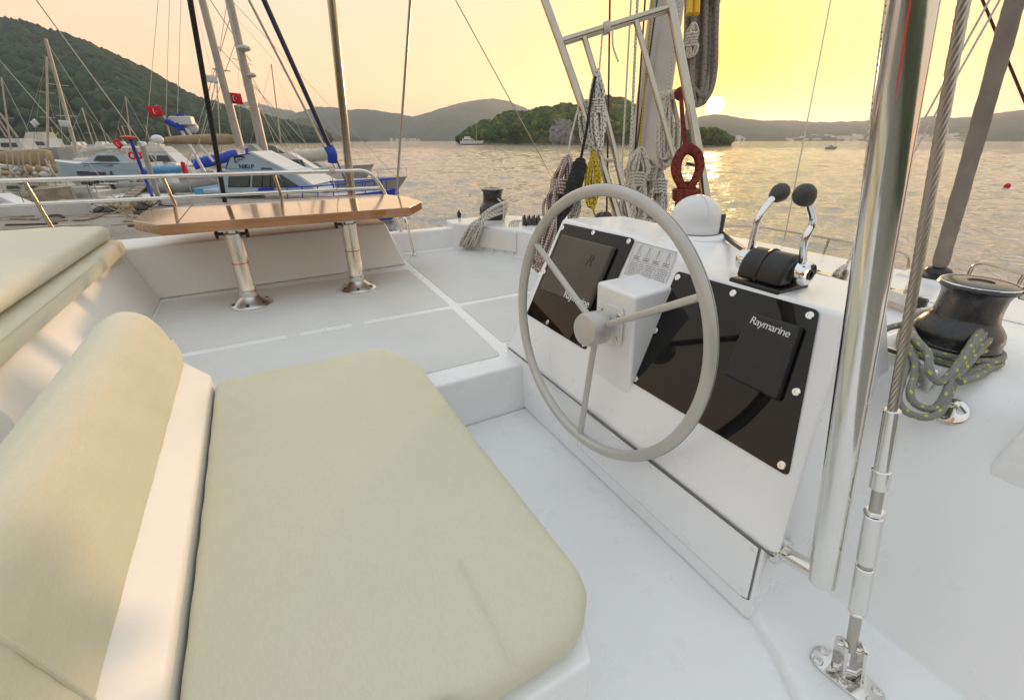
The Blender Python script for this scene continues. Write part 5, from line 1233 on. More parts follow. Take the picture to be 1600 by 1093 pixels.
def hull(t, mx, L_, B, H, mat, deck='bwhite', boot=None, stripe=None, **k):
    rows = hull_shape(L_, B, H, **k); ns = len(rows); nk = len(rows[0]); mb = MB(); vs = []
    for r in rows:
        vs += [(x, y, z) for x, y, z in r] + [(x, -y, z) for x, y, z in r]
    w2 = 2 * nk; fs = []
    for i in range(ns - 1):
        for k_ in range(nk - 1):
            a = i * w2 + k_; b = (i + 1) * w2 + k_; fs += [(a, b, b + 1, a + 1), (a + nk, a + nk + 1, b + nk + 1, b + nk)]
    fs.append(tuple(range(nk)) + tuple(range(2 * nk - 1, nk - 1, -1)))
    mb.add(vs, fs).xform(mx); ho = mb.build('hull', M[mat], t, smooth=50)
    md = MB(); dv = []
    for r in rows: x, y, z = r[-1]; dv += [(x, y * .97, z - .06), (x, -y * .97, z - .06)]
    md.add(dv, [(2 * i, 2 * i + 1, 2 * i + 3, 2 * i + 2) for i in range(ns - 1)]).xform(mx); md.build('deck', M[deck], t)
    for nm, mt, kk, e0, e1 in (('boot_stripe', boot, 2, .0, .55), ('gunwale', stripe, 4, -.10, .03)):
        if not mt: continue
        ms = MB()
        for s_ in (1, -1):
            q = []
            for r in rows:
                (x0, y0, z0), (x1, y1, z1) = r[kk], r[min(kk + 1, nk - 1)] if nm == 'boot_stripe' else r[kk]
                if nm == 'boot_stripe': q.append(((x0, (y0 + .02) * s_, z0 - .06), (x0 + (x1 - x0) * e1, (y0 + (y1 - y0) * e1 + .03) * s_, z0 + (z1 - z0) * e1)))
                else: q.append(((x0, (y0 + .03) * s_, z0 - .16), (x0, (y0 + .03) * s_, z0 + .05)))
            vv = [p for pr in q for p in pr]; ms.add(vv, [(2 * i, 2 * i + 2, 2 * i + 3, 2 * i + 1) for i in range(len(q) - 1)])
        ms.xform(mx); ms.build(nm, M[mt], ho)
    return ho
def block(t, mx, x0, x1, w0, w1, z0, z1, mat, name, sl0=.3, sl1=.5, bev=.05, top=.86):
    m = MB().hexa([(x0, -w0 / 2, z0), (x1, -w1 / 2, z0), (x1, w1 / 2, z0), (x0, w0 / 2, z0), (x0 + sl0, -w0 / 2 * top, z1), (x1 - sl1, -w1 / 2 * top, z1), (x1 - sl1, w1 / 2 * top, z1), (x0 + sl0, w0 / 2 * top, z1)]).xform(mx)
    return m.build(name, M[mat], t, bevel=bev)
def windows(t, mx, xs, wy, z0, z1, lean, side=-1, mat='bglass', parent=None):
    for (a, b) in xs:
        m = MB().slab([(a, side * (wy + .012), z0), (b, side * (wy + .012), z0), (b - lean, side * (wy * .95 + .012), z1), (a + lean, side * (wy * .95 + .012), z1)], (0, side * .03, 0)).xform(mx); m.build('window', M[mat], parent or t)
def spar(t, p0, p1, r, mat='spar', name='mast', r1=None):
    m = MB(); p0, p1 = Vector(p0), Vector(p1); m.tube([p0, p0.lerp(p1, .5), p1], [r, r * .95, r1 or r * .8], 10); return m.build(name, M[mat], t, smooth=80)
def lines(t, prs, r, mat='wire', name='rigging'):
    m = MB()
    for a, b in prs: m.tube([a, b], r, 5)
    return m.build(name, M[mat], t)
def sail_yacht(lab, px, D, hdg, L_, H, hmat, mast=None, mr=.11, boom=None, bmat='bcream', boot=None, stripe=None, coach='bwhite', extra=()):
    mx = frame(px, D, hdg); t = thing('sailing_yacht', lab, 'sailing boat', mx.translation, 'boats moored in the marina')
    hull(t, mx, L_, L_ * .27, H, hmat, boot=boot, stripe=stripe)
    co = block(t, mx, -L_ * .22, L_ * .20, L_ * .16, L_ * .12, H * .9, H + .55, coach, 'coachroof', .4, 1.2)
    windows(t, mx, [(-L_ * .14, -L_ * .05), (-L_ * .02, L_ * .06)], L_ * .073, H + .08, H + .36, .08, -1, parent=co); windows(t, mx, [(-L_ * .14, -L_ * .05), (-L_ * .02, L_ * .06)], L_ * .073, H + .08, H + .36, .08, 1, parent=co)
    if mast:
        b, tp = Vector(mast[0]), Vector(mast[1]); mo = spar(t, b, tp, mr)
        up = (tp - b)
        sx_ = (mx.to_3x3() @ Vector((0, 1, 0)))
        for f in (.35, .62):
            c = b + up * f; spar(t, c - sx_ * (.09 * L_), c + sx_ * (.09 * L_), .03, name='spreader')
        bow_ = mx @ Vector((L_ * .49, 0, H * 1.2)); stn = mx @ Vector((-L_ * .48, 0, H)); 
        lines(mo, [(b + up * .97, bow_), (b + up * .98, stn)] + [(b + up * .62, mx @ Vector((.2, s_ * L_ * .13, H))) for s_ in (-1, 1)], .016)
    if boom:
        m = MB(); P0, P1 = Vector(boom[0]), Vector(boom[1]); rr = boom[2]; pts = [P0.lerp(P1, i / 8) for i in range(9)]
        m.tube(pts, [rr * k for k in (.45, .7, .85, .95, 1, 1.05, 1.1, 1.15, .9)], 10, flat=.55); m.build('sail_cover', M[bmat], t, smooth=80)
    # pulpit and lifelines
    P_ = [mx @ Vector((x, y, z + .6)) for x, y, z in [r[-1] for r in hull_shape(L_, L_ * .27, H)]]; Q_ = [mx @ Vector((x, -y, z + .6)) for x, y, z in [r[-1] for r in hull_shape(L_, L_ * .27, H)]]
    m = MB(); m.tube(P_, .018, 5); m.tube(Q_, .018, 5)
    for i in range(0, 15, 2):
        for S_ in (P_, Q_): m.tube([S_[i], S_[i] - Vector((0, 0, .62))], .018, 5)
    m.build('lifelines', M['rail_far'], t); return t, mx
def flag(lab, px, py, D, w_, h_, colr='red', hoist=None, emblem=True, tilt=0.0):
    c = far(px, py, D); t = thing('flag', lab, 'flag', c); nx, nyy = 9, 4; vs = []; rt2 = rtv * math.cos(tilt) + Vector((0, 0, 1)) * math.sin(tilt); upv = Vector((0, 0, 1)) * math.cos(tilt) - rtv * math.sin(tilt)
    def P3(a, b, off=0.0): return c + rt2 * ((a - .5) * w_) + upv * ((b - .5) * h_) + awv * (math.sin(a * 6.0) * .10 * w_ - off) - Vector((0, 0, 1)) * (.16 * h_ * a)
    for j in range(nyy + 1):
        for i in range(nx + 1): vs.append(P3(i / nx, j / nyy))
    m = MB().add(vs, [(j * (nx + 1) + i, j * (nx + 1) + i + 1, (j + 1) * (nx + 1) + i + 1, (j + 1) * (nx + 1) + i) for j in range(nyy) for i in range(nx)]); o = m.build('cloth', M[colr], t, smooth=80)
    s_ = o.modifiers.new('solid', 'SOLIDIFY'); s_.thickness = .012
    if emblem:
        m = MB(); q = []
        for k in range(15): a = R(50) + R(260) * k / 14; q.append((.42 + .17 * math.cos(a) * h_ / w_, .5 + .26 * math.sin(a)))
        for k in range(15): a = R(310) - R(260) * k / 14; q.append((.455 + .135 * math.cos(a) * h_ / w_, .5 + .20 * math.sin(a)))
        n = 15; m.add([P3(a, b, .03) for a, b in q], [(i, i + 1, 2 * n - 2 - i, 2 * n - 1 - i) for i in range(n - 1)])
        star = [(.63 + (.075 if k % 2 == 0 else .03) * math.cos(R(180 + 36 * k)) * h_ / w_, .5 + (.11 if k % 2 == 0 else .045) * math.sin(R(180 + 36 * k))) for k in range(10)]
        m.add([P3(a, b, .03) for a, b in star], [tuple(range(10))]); m.build('crescent_and_star', M['white_print'], t, smooth=0)
    if hoist: spar(t, hoist[0], hoist[1], .03, 'bwhite', 'staff')
    return t
# ---- quay
qz = WZ + 1.05
qp = [onz(a, b, qz) for a, b in ((-140, 380), (-60, 330), (60, 305), (120, 290), (205, 281), (345, 279), (360, 288), (280, 352), (160, 420))]
quay = struct(MB().prism([(p.x, p.y) for p in qp], WZ - 1, qz).build('quay', M['concrete'], bevel=.06))
random.seed(21)
def onquay(px, py): return onz(px, py, qz)
plabs = ['grey weathered plank lying on the concrete quay']
for i in range(60):
    p = onquay(random.uniform(10, 330), random.uniform(286, 356)); l = random.uniform(.6, 3.4) * (.6 if i > 30 else 1); a = random.uniform(-.7, .9); wd = random.uniform(.1, .30)
    d = (rtv * math.cos(a) + awv * math.sin(a)); s_ = Vector((-d.y, d.x, 0)); hgt = random.uniform(.03, .10)
    m = MB().hexa([p + d * x + s_ * y + Vector((0, 0, z)) for z in (0, hgt) for x, y in ((-l / 2, -wd / 2), (l / 2, -wd / 2), (l / 2, wd / 2), (-l / 2, wd / 2))])
    tag(m.build('plank', M[('timber', 'timber_dark', 'bgrey', 'timber_pale')[i % 4]], bevel=.01), plabs[0], 'plank', 'planks strewn on the quay')
for i in range(14):
    p = onquay(random.uniform(40, 330), random.uniform(290, 350)); m = MB(); rr = random.uniform(.18, .34)
    for k in range(4): m.tube([p + Vector((math.cos(a * .5236) * (rr - .03 * k), math.sin(a * .5236) * (rr - .03 * k), .04 + .035 * k)) for a in range(12)], .035, 6, closed=True)
    tag(m.build('rope_coil', M['timber'] if i % 2 else M['rubber']), 'dull coil of mooring rope lying on the quay', 'rope', 'rope coils on the quay')
for i, (px, py, h_, w_) in enumerate(((120, 300, .7, .6), (66, 305, .9, .5), (300, 296, .6, .7), (330, 300, .5, .5))):
    p = onquay(px, py); t = thing('quay_crate', ['dark crate on the quay left of the pale boats', 'ochre board stack on the quay by the white hull', 'grey box on the quay beside the blue boat', 'low box at the far end of the quay'][i], 'crate', p)
    MB().hexa([p + rtv * x + awv * y + Vector((0, 0, z)) for z in (0, h_) for x, y in ((-w_ / 2, -w_ / 2), (w_ / 2, -w_ / 2), (w_ / 2, w_ / 2), (-w_ / 2, w_ / 2))]).build('crate_body', M[['bgrey', 'timber', 'bgrey', 'bcream'][i]], t, bevel=.02)
    MB().hexa([p + rtv * x + awv * y + Vector((0, 0, z)) for z in (h_ + .001, h_ + .06) for x, y in ((-w_ / 2 - .03, -w_ / 2 - .03), (w_ / 2 + .03, -w_ / 2 - .03), (w_ / 2 + .03, w_ / 2 + .03), (-w_ / 2 - .03, w_ / 2 + .03))]).build('lid', M['timber'], t, bevel=.01)
for i, (a, b) in enumerate((((170, 335), (230, 300)), ((125, 345), (205, 322)), ((150, 300), (182, 292)))):
    p, q = onquay(*a), onquay(*b); q.z += .5 * (i == 0); d = (q - p); s_ = Vector((-d.y, d.x, 0)).normalized() * .28; t = thing('gangplank', ['long pale gangplank slanting across the quay to the blue pole', 'second gangplank lying nearest on the quay', 'short gangplank by the dark crate'][i], 'gangplank', p)
    MB().hexa([p - s_ + Vector((0, 0, .02)), q - s_, q + s_, p + s_ + Vector((0, 0, .02)), p - s_ + Vector((0, 0, .09)), q - s_ + Vector((0, 0, .08)), q + s_ + Vector((0, 0, .08)), p + s_ + Vector((0, 0, .09))]).build('board', M['timber'], t, bevel=.01)
    for k in range(1, 9): c = p.lerp(q, k / 9) + Vector((0, 0, .085)); MB().hexa([c + d.normalized() * x + s_ * y + Vector((0, 0, z)) for z in (.0, .035) for x, y in ((-.03, -.95), (.03, -.95), (.03, .95), (-.03, .95))]).build('cleat_strip', M['timber'], t)

# heaps of nets and gear, and dinghies drawn up along the quay
random.seed(33)
for i in range(12):
    p = onquay(random.uniform(70, 320), random.uniform(286, 350)); m = MB(); k_ = random.randint(5, 9)
    for j in range(k_):
        m.ball(p + rtv * random.uniform(-.6, .6) + awv * random.uniform(-.4, .4) + Vector((0, 0, random.uniform(.02, .25))), random.uniform(.10, .26), 8, 6, (random.uniform(.8, 1.6), random.uniform(.8, 1.6), random.uniform(.5, 1)))
    for j in range(5): a_ = p + rtv * random.uniform(-.7, .7) + awv * random.uniform(-.5, .5); m.tube([a_ + Vector((0, 0, .05)), a_ + rtv * random.uniform(-.9, .9) + awv * random.uniform(-.4, .4) + Vector((0, 0, random.uniform(.1, .7)))], .025, 5)
    tag(m.build('net_heap', M[('timber_dark', 'btan', 'bgrey', 'timber')[i % 4]], smooth=60), 'low heap of nets and gear lying on the concrete quay', 'net heap', 'heaps of gear on the quay')
for i, (px, D, hd, cl, lab) in enumerate(((212, 40, 20, 'bcream', 'small cream dinghy beside the blue pole'), (238, 44, -25, 'bwhite', 'small white dinghy between the poles and the inflatable'), (305, 36, 30, 'bgrey', 'small grey dinghy just left of the painted boat'), (178, 48, 10, 'bwhite', 'small white dinghy in front of the pale blue yacht'), (150, 45, -15, 'bcream', 'small cream dinghy below the pale blue yacht'))):
    mx = frame(px, D, hd); t = thing('dinghy', lab, 'boat', mx.translation, 'dinghies along the quay'); hull(t, mx, 3.6, 1.5, 1.2, cl, stripe='timber'); block(t, mx, -.9, -.6, 1.2, 1.2, 1.0, 1.15, 'timber', 'thwart', 0, 0, .01); block(t, mx, .3, .6, 1.1, 1.1, 1.0, 1.15, 'timber', 'thwart', 0, 0, .01)
    spar(t, mx @ Vector((-1.9, 0, .9)), mx @ Vector((-2.0, 0, 1.7)), .12, 'plastic_black', 'outboard')
# ---- painted excursion boat with the name on its wheelhouse, bow to the right
D_N = 30.0; mxN = frame(455, D_N, 0)
nk_ = thing('excursion_boat', 'white excursion boat with blue bow rails and dolphin emblem behind the table', 'boat', mxN.translation, 'boats moored in the marina')
SN = 679.0 / ((sight(455, 270) * (D_N / math.hypot(sight(455, 270).x, sight(455, 270).y))).dot(Vector((math.cos(BOW) * math.cos(PIT), math.sin(BOW) * math.cos(PIT), -math.sin(PIT)))))
dN0 = 679.0 / SN
def NX(px, y=-1.3): return (px - 800) * (dN0 + .9 * y) / 679.0 - (455 - 800) * dN0 / 679.0
def NZ(px, py): p = far(px, py, D_N - 1.4); return p.z - WZ
hull(nk_, mxN, NX(612) - NX(298), 3.6, 1.35, 'bwhite', boot='bblue', sheer=.30, rake=.05, transom=.9)
hy = 1.35
def NP(px, py): return (NX(px), NZ(px, py))
def extr(poly, hw, name, mat, par=nk_, bev=.04, y0=None):
    m = MB().slab([(x, -hw if y0 is None else y0, z) for x, z in poly], (0, 2 * hw if y0 is None else .03, 0)).xform(mxN); return m.build(name, M[mat], par, bevel=bev)
cab = extr([NP(300, 303), NP(326, 303), NP(330, 268), NP(446, 266), NP(470, 285), NP(486, 300), NP(300, 310)], 1.30, 'deckhouse', 'bpale')
whs = extr([NP(341, 267), NP(353, 246), NP(386, 239), NP(398, 243), NP(444, 267)], 1.12, 'wheelhouse', 'bpale')
roofp = extr([NP(384, 239), NP(389, 236.5), NP(436, 263), NP(445, 267), NP(438, 268)], 1.16, 'roof_edge', 'bwhite', whs, .02)
apx = extr([NP(371, 240), NP(374, 226), NP(380, 226), NP(392, 240)], .25, 'mast_step', 'bgrey', whs, .02)
def nside(pts, name, mat, par, y=-1.335):
    m = MB().slab([(*((NX(a), y)), NZ(a, b)) for a, b in pts], (0, -.02, 0)).xform(mxN); return m.build(name, M[mat], par)
for pts in ([(344, 296), (350, 278), (378, 276), (381, 278), (376, 294)], [(382, 294), (388, 276), (401, 275), (397, 293.5)], [(398.5, 293.5), (402.5, 275), (414, 274.5), (410, 293)], [(411.5, 293), (415.5, 274.5), (422, 274), (434, 292)], [(429, 275), (432, 274), (455, 290), (436, 292)]):
    fr0 = nside([(a + (1.3 if a > sum(p[0] for p in pts) / len(pts) else -1.3), b + (1.2 if b > sum(p[1] for p in pts) / len(pts) else -1.2)) for a, b in pts], 'window_frame', 'bnavy', cab, -1.315); nside(pts, 'pane', 'bglass', fr0)
nside([(388, 301), (392, 296), (416, 294.5), (414, 299)], 'blue_panel', 'bblue', cab); nside([(399, 266), (400, 263), (416, 263), (417, 266)], 'dark_slot', 'bglass', whs, -1.14)
lt_ = MB(); 
for k, pr in enumerate(([(343, 267), (354.5, 246.5), (387, 240)],)):
    lt_.tube([mxN @ Vector((NX(a), -1.14, NZ(a, b))) for a, b in pr], .028, 6)
lt_.build('blue_trim', M['bblue'], whs)
dol = MB(); dp = [mxN @ Vector((NX(a), -1.145, NZ(a, b))) for a, b in ((360, 250.5), (362, 247.5), (366, 245.5), (371, 245.2), (376, 246.3), (378.5, 249))]
dol.tube(cr(dp, 5), [.012 + .045 * math.sin(math.pi * i / 25) for i in range(26)], 6, flat=.5)
for seg_ in ([(361, 249), (362, 253), (364.5, 255.5)], [(362, 253.5), (360, 255)], [(366, 252), (369.5, 250.2)], [(371, 251), (374, 249.6)], [(369, 245.4), (367.5, 243.2), (372, 245.2)]):
    dol.tube([mxN @ Vector((NX(a), -1.145, NZ(a, b))) for a, b in seg_], .022, 5)
dol.build('dolphin_emblem', M['bnavy'], whs)
text('NiKi.P', .32, mxN @ Matrix.Translation((NX(377), -1.145, NZ(377, 262))) @ Matrix.Rotation(math.pi / 2, 4, 'X'), M['bnavy'], whs, ext=.01)
ws_ = MB().hexa([(NX(446), -1.2, NZ(446, 268)), (NX(449), -1.2, NZ(449, 267)), (NX(449), 1.2, NZ(449, 267)), (NX(446), 1.2, NZ(446, 268)), (NX(474), -1.25, NZ(474, 289)), (NX(478), -1.25, NZ(478, 288)), (NX(478), 1.25, NZ(478, 288)), (NX(474), 1.25, NZ(474, 289))]).xform(mxN).build('windscreen', M['bwhite'], nk_)
rl = MB(); zg = 1.35 * 1.25
gun = [r[-1] for r in hull_shape(NX(612) - NX(298), 3.6, 1.35, sheer=.30, rake=.05, transom=.9)]
for s_ in (-1, 1):
    tp = [mxN @ Vector((x + .1, y * s_ * .98, z + .62)) for x, y, z in gun[7:]]; rl.tube(tp, .035, 6)
    for i, (x, y, z) in enumerate(gun[7:]): rl.tube([mxN @ Vector((x, y * s_ * .98, z - .02)), tp[i]], .03, 6)
rl.build('bow_rail', M['bblue'], nk_)
bc = MB(); g6 = gun[9:]
for s_ in (-1, 1): bc.add([mxN @ Vector((x, (y + .035) * s_, z + e)) for x, y, z in g6 for e in (-.30, .04)], [(2 * i, 2 * i + 2, 2 * i + 3, 2 * i + 1) for i in range(len(g6) - 1)])
bc.build('bow_band', M['bblue'], nk_)
MB().box((-5.4, -1.3, 1.2), (-4.9, 1.3, 1.9)).xform(mxN).build('stern_bench', M['bsky'], nk_, bevel=.05)
b = far(375, 228, D_N); spar(nk_, b, far(313, -12, D_N), .20, 'spar', 'mast', .17); lines(nk_, [(far(345, 100, D_N), far(300, 262, D_N)), (far(330, 60, D_N), far(520, 270, D_N))], .018)
spar(nk_, far(332, 107, D_N), far(360, 111, D_N), .03, name='spreader')
m = MB(); q0, q1 = far(258, 218, D_N + 1), far(372, 217, D_N + 1); m.tube([q0.lerp(q1, i / 8) for i in range(9)], [.12, .18, .21, .23, .25, .27, .27, .26, .15], 12, flat=.7); m.build('furled_boom', M['btan'], nk_, smooth=80)
flag('red Turkish flag flying from the mast above the painted boat', 367, 152, D_N - .2, .74, .50)
flag('small white flag flying high on the mast of the painted boat', 331, 122, D_N - .2, .55, .34, 'bwhite', emblem=False)

# ---- big-masted yacht right behind it, with blue covers and blue furled headsail
t, mx = sail_yacht('grey sailing yacht with thick mast and royal blue covers behind the painted boat', 455, 39.0, 4, 15.0, 1.5, 'bgrey', (far(416, 252, 38), far(355, -14, 38)), .30, None)
m = MB(); 
for a, b_, r0 in (((302, 257), (352, 246), .30), ((352, 246), (372, 241), .32), ((384, 239), (407, 238), .32)):
    p, q = far(*a, 37.2), far(*b_, 37.2); m.tube([p, p.lerp(q, .5), q], [r0, r0 * 1.1, r0], 10, flat=.6)
m.build('blue_boom_cover', M['bblue'], t, smooth=80)
spar(t, far(411, 246, 38), far(351, -14, 37.8), .10, 'bcream', 'inner_furler'); MB().tube([far(408, -10, 36), far(520, 240, 36), far(527, 254, 36)], [.16, .15, .10], 8).build('furled_headsail', M['bnavy'], t, smooth=80)
MB().tube(cr([far(513, 228, 36), far(519, 240, 35.9), far(520, 254, 36)], 4), .34, 8, flat=.4).build('headsail_clew', M['bblue'], t, smooth=80)
MB().tube([far(527, 252, 36), far(548, 300, 35)], .06, 6).build('tack_strop', M['bnavy'], t)
MB().tube([far(384, -10, 40), far(456, 130, 40), far(524, 262, 40)], .085, 6).build('forestay', M['spar'], t)
m = MB(); m.ball(far(381, 75, 37.8), .42, 10, 7, (1, 1, .45)); m.ball(far(393, 117, 37.8), .3, 10, 7, (1, 1, .5)); m.build('mast_radar', M['bcream'], t)
lines(t, [(far(380, 130, 38), far(470, 272, 37)), (far(370, 60, 38), far(300, 262, 38)), (far(362, 20, 38), far(290, 262, 40))], .022)
# ---- other yachts, right of the group
sail_yacht('long grey yacht with cream boom cover, rightmost of the moored yachts', 470, 56, 6, 13.5, 1.6, 'bgrey', (far(405, 240, 58), far(368, 20, 58)), .07, (far(430, 246, 54), far(518, 240, 54), .55), coach='bgrey')
mx = frame(452, 47, 8); t = thing('motor_yacht', 'low white motor yacht with black windows just right of the thick mast', 'motor boat', mx.translation, 'boats moored in the marina')
hull(t, mx, 8.5, 3.0, 1.9, 'bwhite'); cb = block(t, mx, -3.4, 2.4, 2.5, 1.6, 1.8, 3.3, 'bwhite', 'cabin', .3, 2.2); windows(t, mx, [(-3.0, -.6), (-.4, 1.4)], 1.16, 2.2, 2.8, .2, -1, parent=cb); block(t, mx, -2.6, -.2, 2.1, 1.6, 3.3, 3.9, 'bglass', 'flybridge_screen', .2, .9)
# ---- grey inflatables and covered boats in the middle
for i, (px, D, hd, L_, col, lab) in enumerate(((250, 40, -8, 6.0, 'rubbergrey', 'grey inflatable boat behind the sky blue cover'), (285, 47, 4, 7.0, 'rubbergrey', 'long grey inflatable behind the red cloth'), (262, 58, 180, 6.0, 'bgrey', 'far grey inflatable below the white radar dome'))):
    mx = frame(px, D, hd, .9); t = thing('inflatable_boat', lab, 'inflatable boat', mx.translation, 'boats moored in the marina'); m = MB()
    pth = [(-L_ / 2, -1, .5), (L_ * .25, -1, .5), (L_ * .45, -.6, .65), (L_ / 2, 0, .75), (L_ * .45, .6, .65), (L_ * .25, 1, .5), (-L_ / 2, 1, .5)]
    m.tube(cr(pth, 5), .36, 10).xform(mx); m.build('tube', M[col], t, smooth=80)
    m = MB(); m.prism([(-L_ / 2, -.9), (L_ * .3, -.9), (L_ * .46, 0), (L_ * .3, .9), (-L_ / 2, .9)], -.9, .45).xform(mx); m.build('hull', M['bgrey'], t); block(t, mx, -.6, .5, .8, .7, .4, 1.4, 'bwhite', 'console', .1, .2)
D_A = 34.0; mx = frame(270, D_A, 2); t = thing('sport_boat', 'white boat with sky blue cover and radar arch left of the painted boat', 'motor boat', mx.translation, 'boats moored in the marina')
hull(t, mx, 8.6, 3.0, 1.3, 'bwhite'); m = MB(); p, q = far(222, 266, D_A - 1.2), far(293, 263, D_A - 1.2); m.tube([p, p.lerp(q, .1), p.lerp(q, .5), q], [.10, .19, .21, .18], 12, flat=.9); m.build('rolled_cover', M['bsky'], t, smooth=80)
A_ = lambda a, b, o=0: far(a, b, D_A + o)
MB().tube([A_(320, 268), A_(282, 201), A_(276, 199)], .085, 8).build('arch_tube', M['bwhite'], t); MB().tube([A_(334, 252, 1.5), A_(291, 202, 1.5), A_(280, 199, 1)], .085, 8).build('arch_tube', M['bwhite'], t); MB().tube([A_(276, 199), A_(262, 190), A_(243, 164)], .06, 8).build('antenna_pole', M['bwhite'], t); MB().tube([A_(285, 201), A_(258, 188)], .15, 8).build('blue_wrap', M['bblue'], t)
MB().tube([A_(266, 212), A_(257, 180)], .04, 6).build('strut', M['spar'], t)
m = MB(); c = A_(281, 188); m.hexa([c + rtv * x + awv * y + Vector((0, 0, z)) for z, k in ((-.22, 1), (.22, .6)) for x, y in ((-.75 * k, -.2), (.75, -.2), (.75, .2), (-.75 * k, .2))]); m.build('radar_bar', M['bwhite'], t, bevel=.05)
c = A_(282, 196); MB().box((c.x - .18, c.y - .18, c.z - .25), (c.x + .18, c.y + .18, c.z + .15)).build('radar_stand', M['bblue'], t, bevel=.03); c = A_(283, 181); MB().box((c.x - .2, c.y - .2, c.z - .12), (c.x + .2, c.y + .2, c.z + .12)).build('blue_cap', M['bblue'], t, bevel=.03)
m = MB(); m.ball(A_(301, 198), .30, 12, 9); m.build('satellite_dome', M['bwhite'], t)
flag('red Turkish flag on the antenna pole above the radar arch', 242, 172, D_A - .2, .80, .52, tilt=.15)
mx = frame(263, 66, -5); t = thing('motor_yacht', 'white flybridge motor yacht with round radar dome behind the inflatables', 'motor boat', mx.translation, 'boats moored in the marina'); hull(t, mx, 9, 3.2, 1.7, 'bwhite'); cb = block(t, mx, -3.5, 1.8, 2.6, 2.0, 1.6, 3.1, 'bwhite', 'cabin', .2, 1.4); windows(t, mx, [(-3, -1), (-.8, .8)], 1.2, 2.2, 2.8, .15, -1, parent=cb); block(t, mx, -2.8, .4, 2.2, 1.8, 3.1, 3.7, 'bcream', 'flybridge', .1, .6); m = MB(); m.ball(mx @ Vector((-1.0, 0, 4.4)), .62, 12, 8, (1, 1, .75)); m.build('radar_dome', M['bwhite'], t); spar(t, mx @ Vector((-1, 0, 3.6)), mx @ Vector((-1, 0, 4.1)), .12, 'bwhite', 'dome_post')
c = far(288, 263, 32); t = thing('red_cloth', 'red cloth hanging upright beside the sky blue rolled cover', 'cloth', c); MB().hexa([c + rtv * x + awv * y + Vector((0, 0, z)) for z, k in ((-.40, 1), (.34, .7)) for x, y in ((-.11 * k, -.1), (.11 * k, -.1), (.13 * k, .1), (-.13 * k, .1))]).build('cloth_folds', M['red'], t, bevel=.05, seg=3); spar(t, c + Vector((0, 0, .4)), Vector((c.x, c.y, WZ + 1.0)), .03, 'spar', 'pole')
# ---- poles standing on the quay
a = onquay(251, 320); t = thing('gangway_pole', 'thick white pole leaning up from the quay left of the table', 'pole', a); spar(t, a, far(221, 224, 27), .13, 'bwhite', 'pole_tube', .12); spar(t, far(221, 225, 27), far(214, 222, 27), .05, 'spar', 'pole_hook')
a = onquay(240, 312); t = thing('gangway_pole', 'slim blue pole with orange float on top, left of the white pole', 'pole', a); spar(t, a, far(204, 218, 30), .09, 'bblue', 'pole_tube', .08); m = MB(); m.ball(far(200, 214, 30), .20, 12, 8, (1.6, 1.6, .45)); m.build('orange_float', M['borange'], t)
lines(t, [(far(196, 212, 30), far(190, 196, 30)), (far(205, 212, 30), far(199, 196, 30))], .025, 'spar', 'aerial')
# ---- pale blue motor yacht and the boats at far left
mx = frame(150, 66, 178); t = thing('motor_yacht', 'pale blue motor yacht with dark hull windows left of the poles', 'motor boat', mx.translation, 'boats moored in the marina'); hull(t, mx, 11.0, 3.5, 2.1, 'bpale', boot='bnavy', sheer=.25); windows(t, mx, [(-1.6, 1.5), (-2.3, -2.0)], 1.72, 1.1, 1.45, .05, 1, 'bnavy'); windows(t, mx, [(-2.6, .4)], 1.70, 1.95, 2.1, .0, 1, 'bnavy')
cb = block(t, mx, -4.0, 1.6, 2.7, 2.0, 2.15, 3.1, 'bpale', 'cabin', .3, 2.4); windows(t, mx, [(-3.2, -.4)], 1.28, 2.4, 2.9, .5, 1, parent=cb); block(t, mx, -4.4, -1.8, 2.5, 2.4, 3.55, 3.75, 'bcream', 'hardtop', .0, .1); 
for sx_ in (-4.2, -2.0): spar(t, mx @ Vector((sx_, 1.1, 2.2)), mx @ Vector((sx_ + .2, 1.1, 3.6)), .05, 'bwhite', 'hardtop_post')
for k in range(3): m = MB(); c = mx @ Vector((-4.6 - .1 * k, 1.2 - .6 * k, 2.9)); m.tube([c + rtv * (.3 * math.cos(a * .5236)) + Vector((0, 0, .3 * math.sin(a * .5236))) for a in range(12)], .09, 8, closed=True); m.build('lifebuoy', M['red'], t)
flag('red Turkish flag at the stern of the pale blue motor yacht', 184, 223, 47, .62, .62, tilt=.6, emblem=True)
sail_yacht('white sailing yacht with tall mast behind the pale blue motor yacht', 112, 70, 175, 12, 1.4, 'bwhite', (far(121, 240, 70), far(71, 60, 70)), .17, (far(124, 236, 70), far(190, 226, 70), .3))
sail_yacht('sailing yacht with a slim cream mast at the left', 78, 84, 178, 11, 1.3, 'bcream', (far(75, 232, 84), far(73, 88, 84)), .13)
flag('small white pennant high at the left, before the hill', 54, 191, 80, .9, .7, 'bwhite', emblem=False, tilt=.5); flag('white flag half way up the tall left mast', 101, 192, 69, 1.2, .6, 'bwhite', emblem=False)
t, mx = sail_yacht('sailing yacht with tan furled sail over a cluttered deck at the left edge', 20, 43, 176, 11.5, 1.4, 'bcream', (far(-30, 250, 43), far(-60, 20, 43)), .12, (far(-20, 246, 42), far(84, 246, 42), .45), 'btan', coach='bcream')
random.seed(4)
for i in range(46):
    c = far(random.uniform(5, 88), random.uniform(262, 282), 40.5 + random.uniform(-1, 1)); m = MB(); s_ = random.uniform(.08, .20); m.ball(c, s_, 8, 6, (random.uniform(.5, 1.4), random.uniform(.5, 1.4), random.uniform(.6, 1.5)))
    m.build(random.choice(('fender', 'sail_bag', 'bundle')), M[random.choice(('btan', 'bcream', 'timber', 'bgrey', 'bcream', 'btan'))], t, smooth=80)
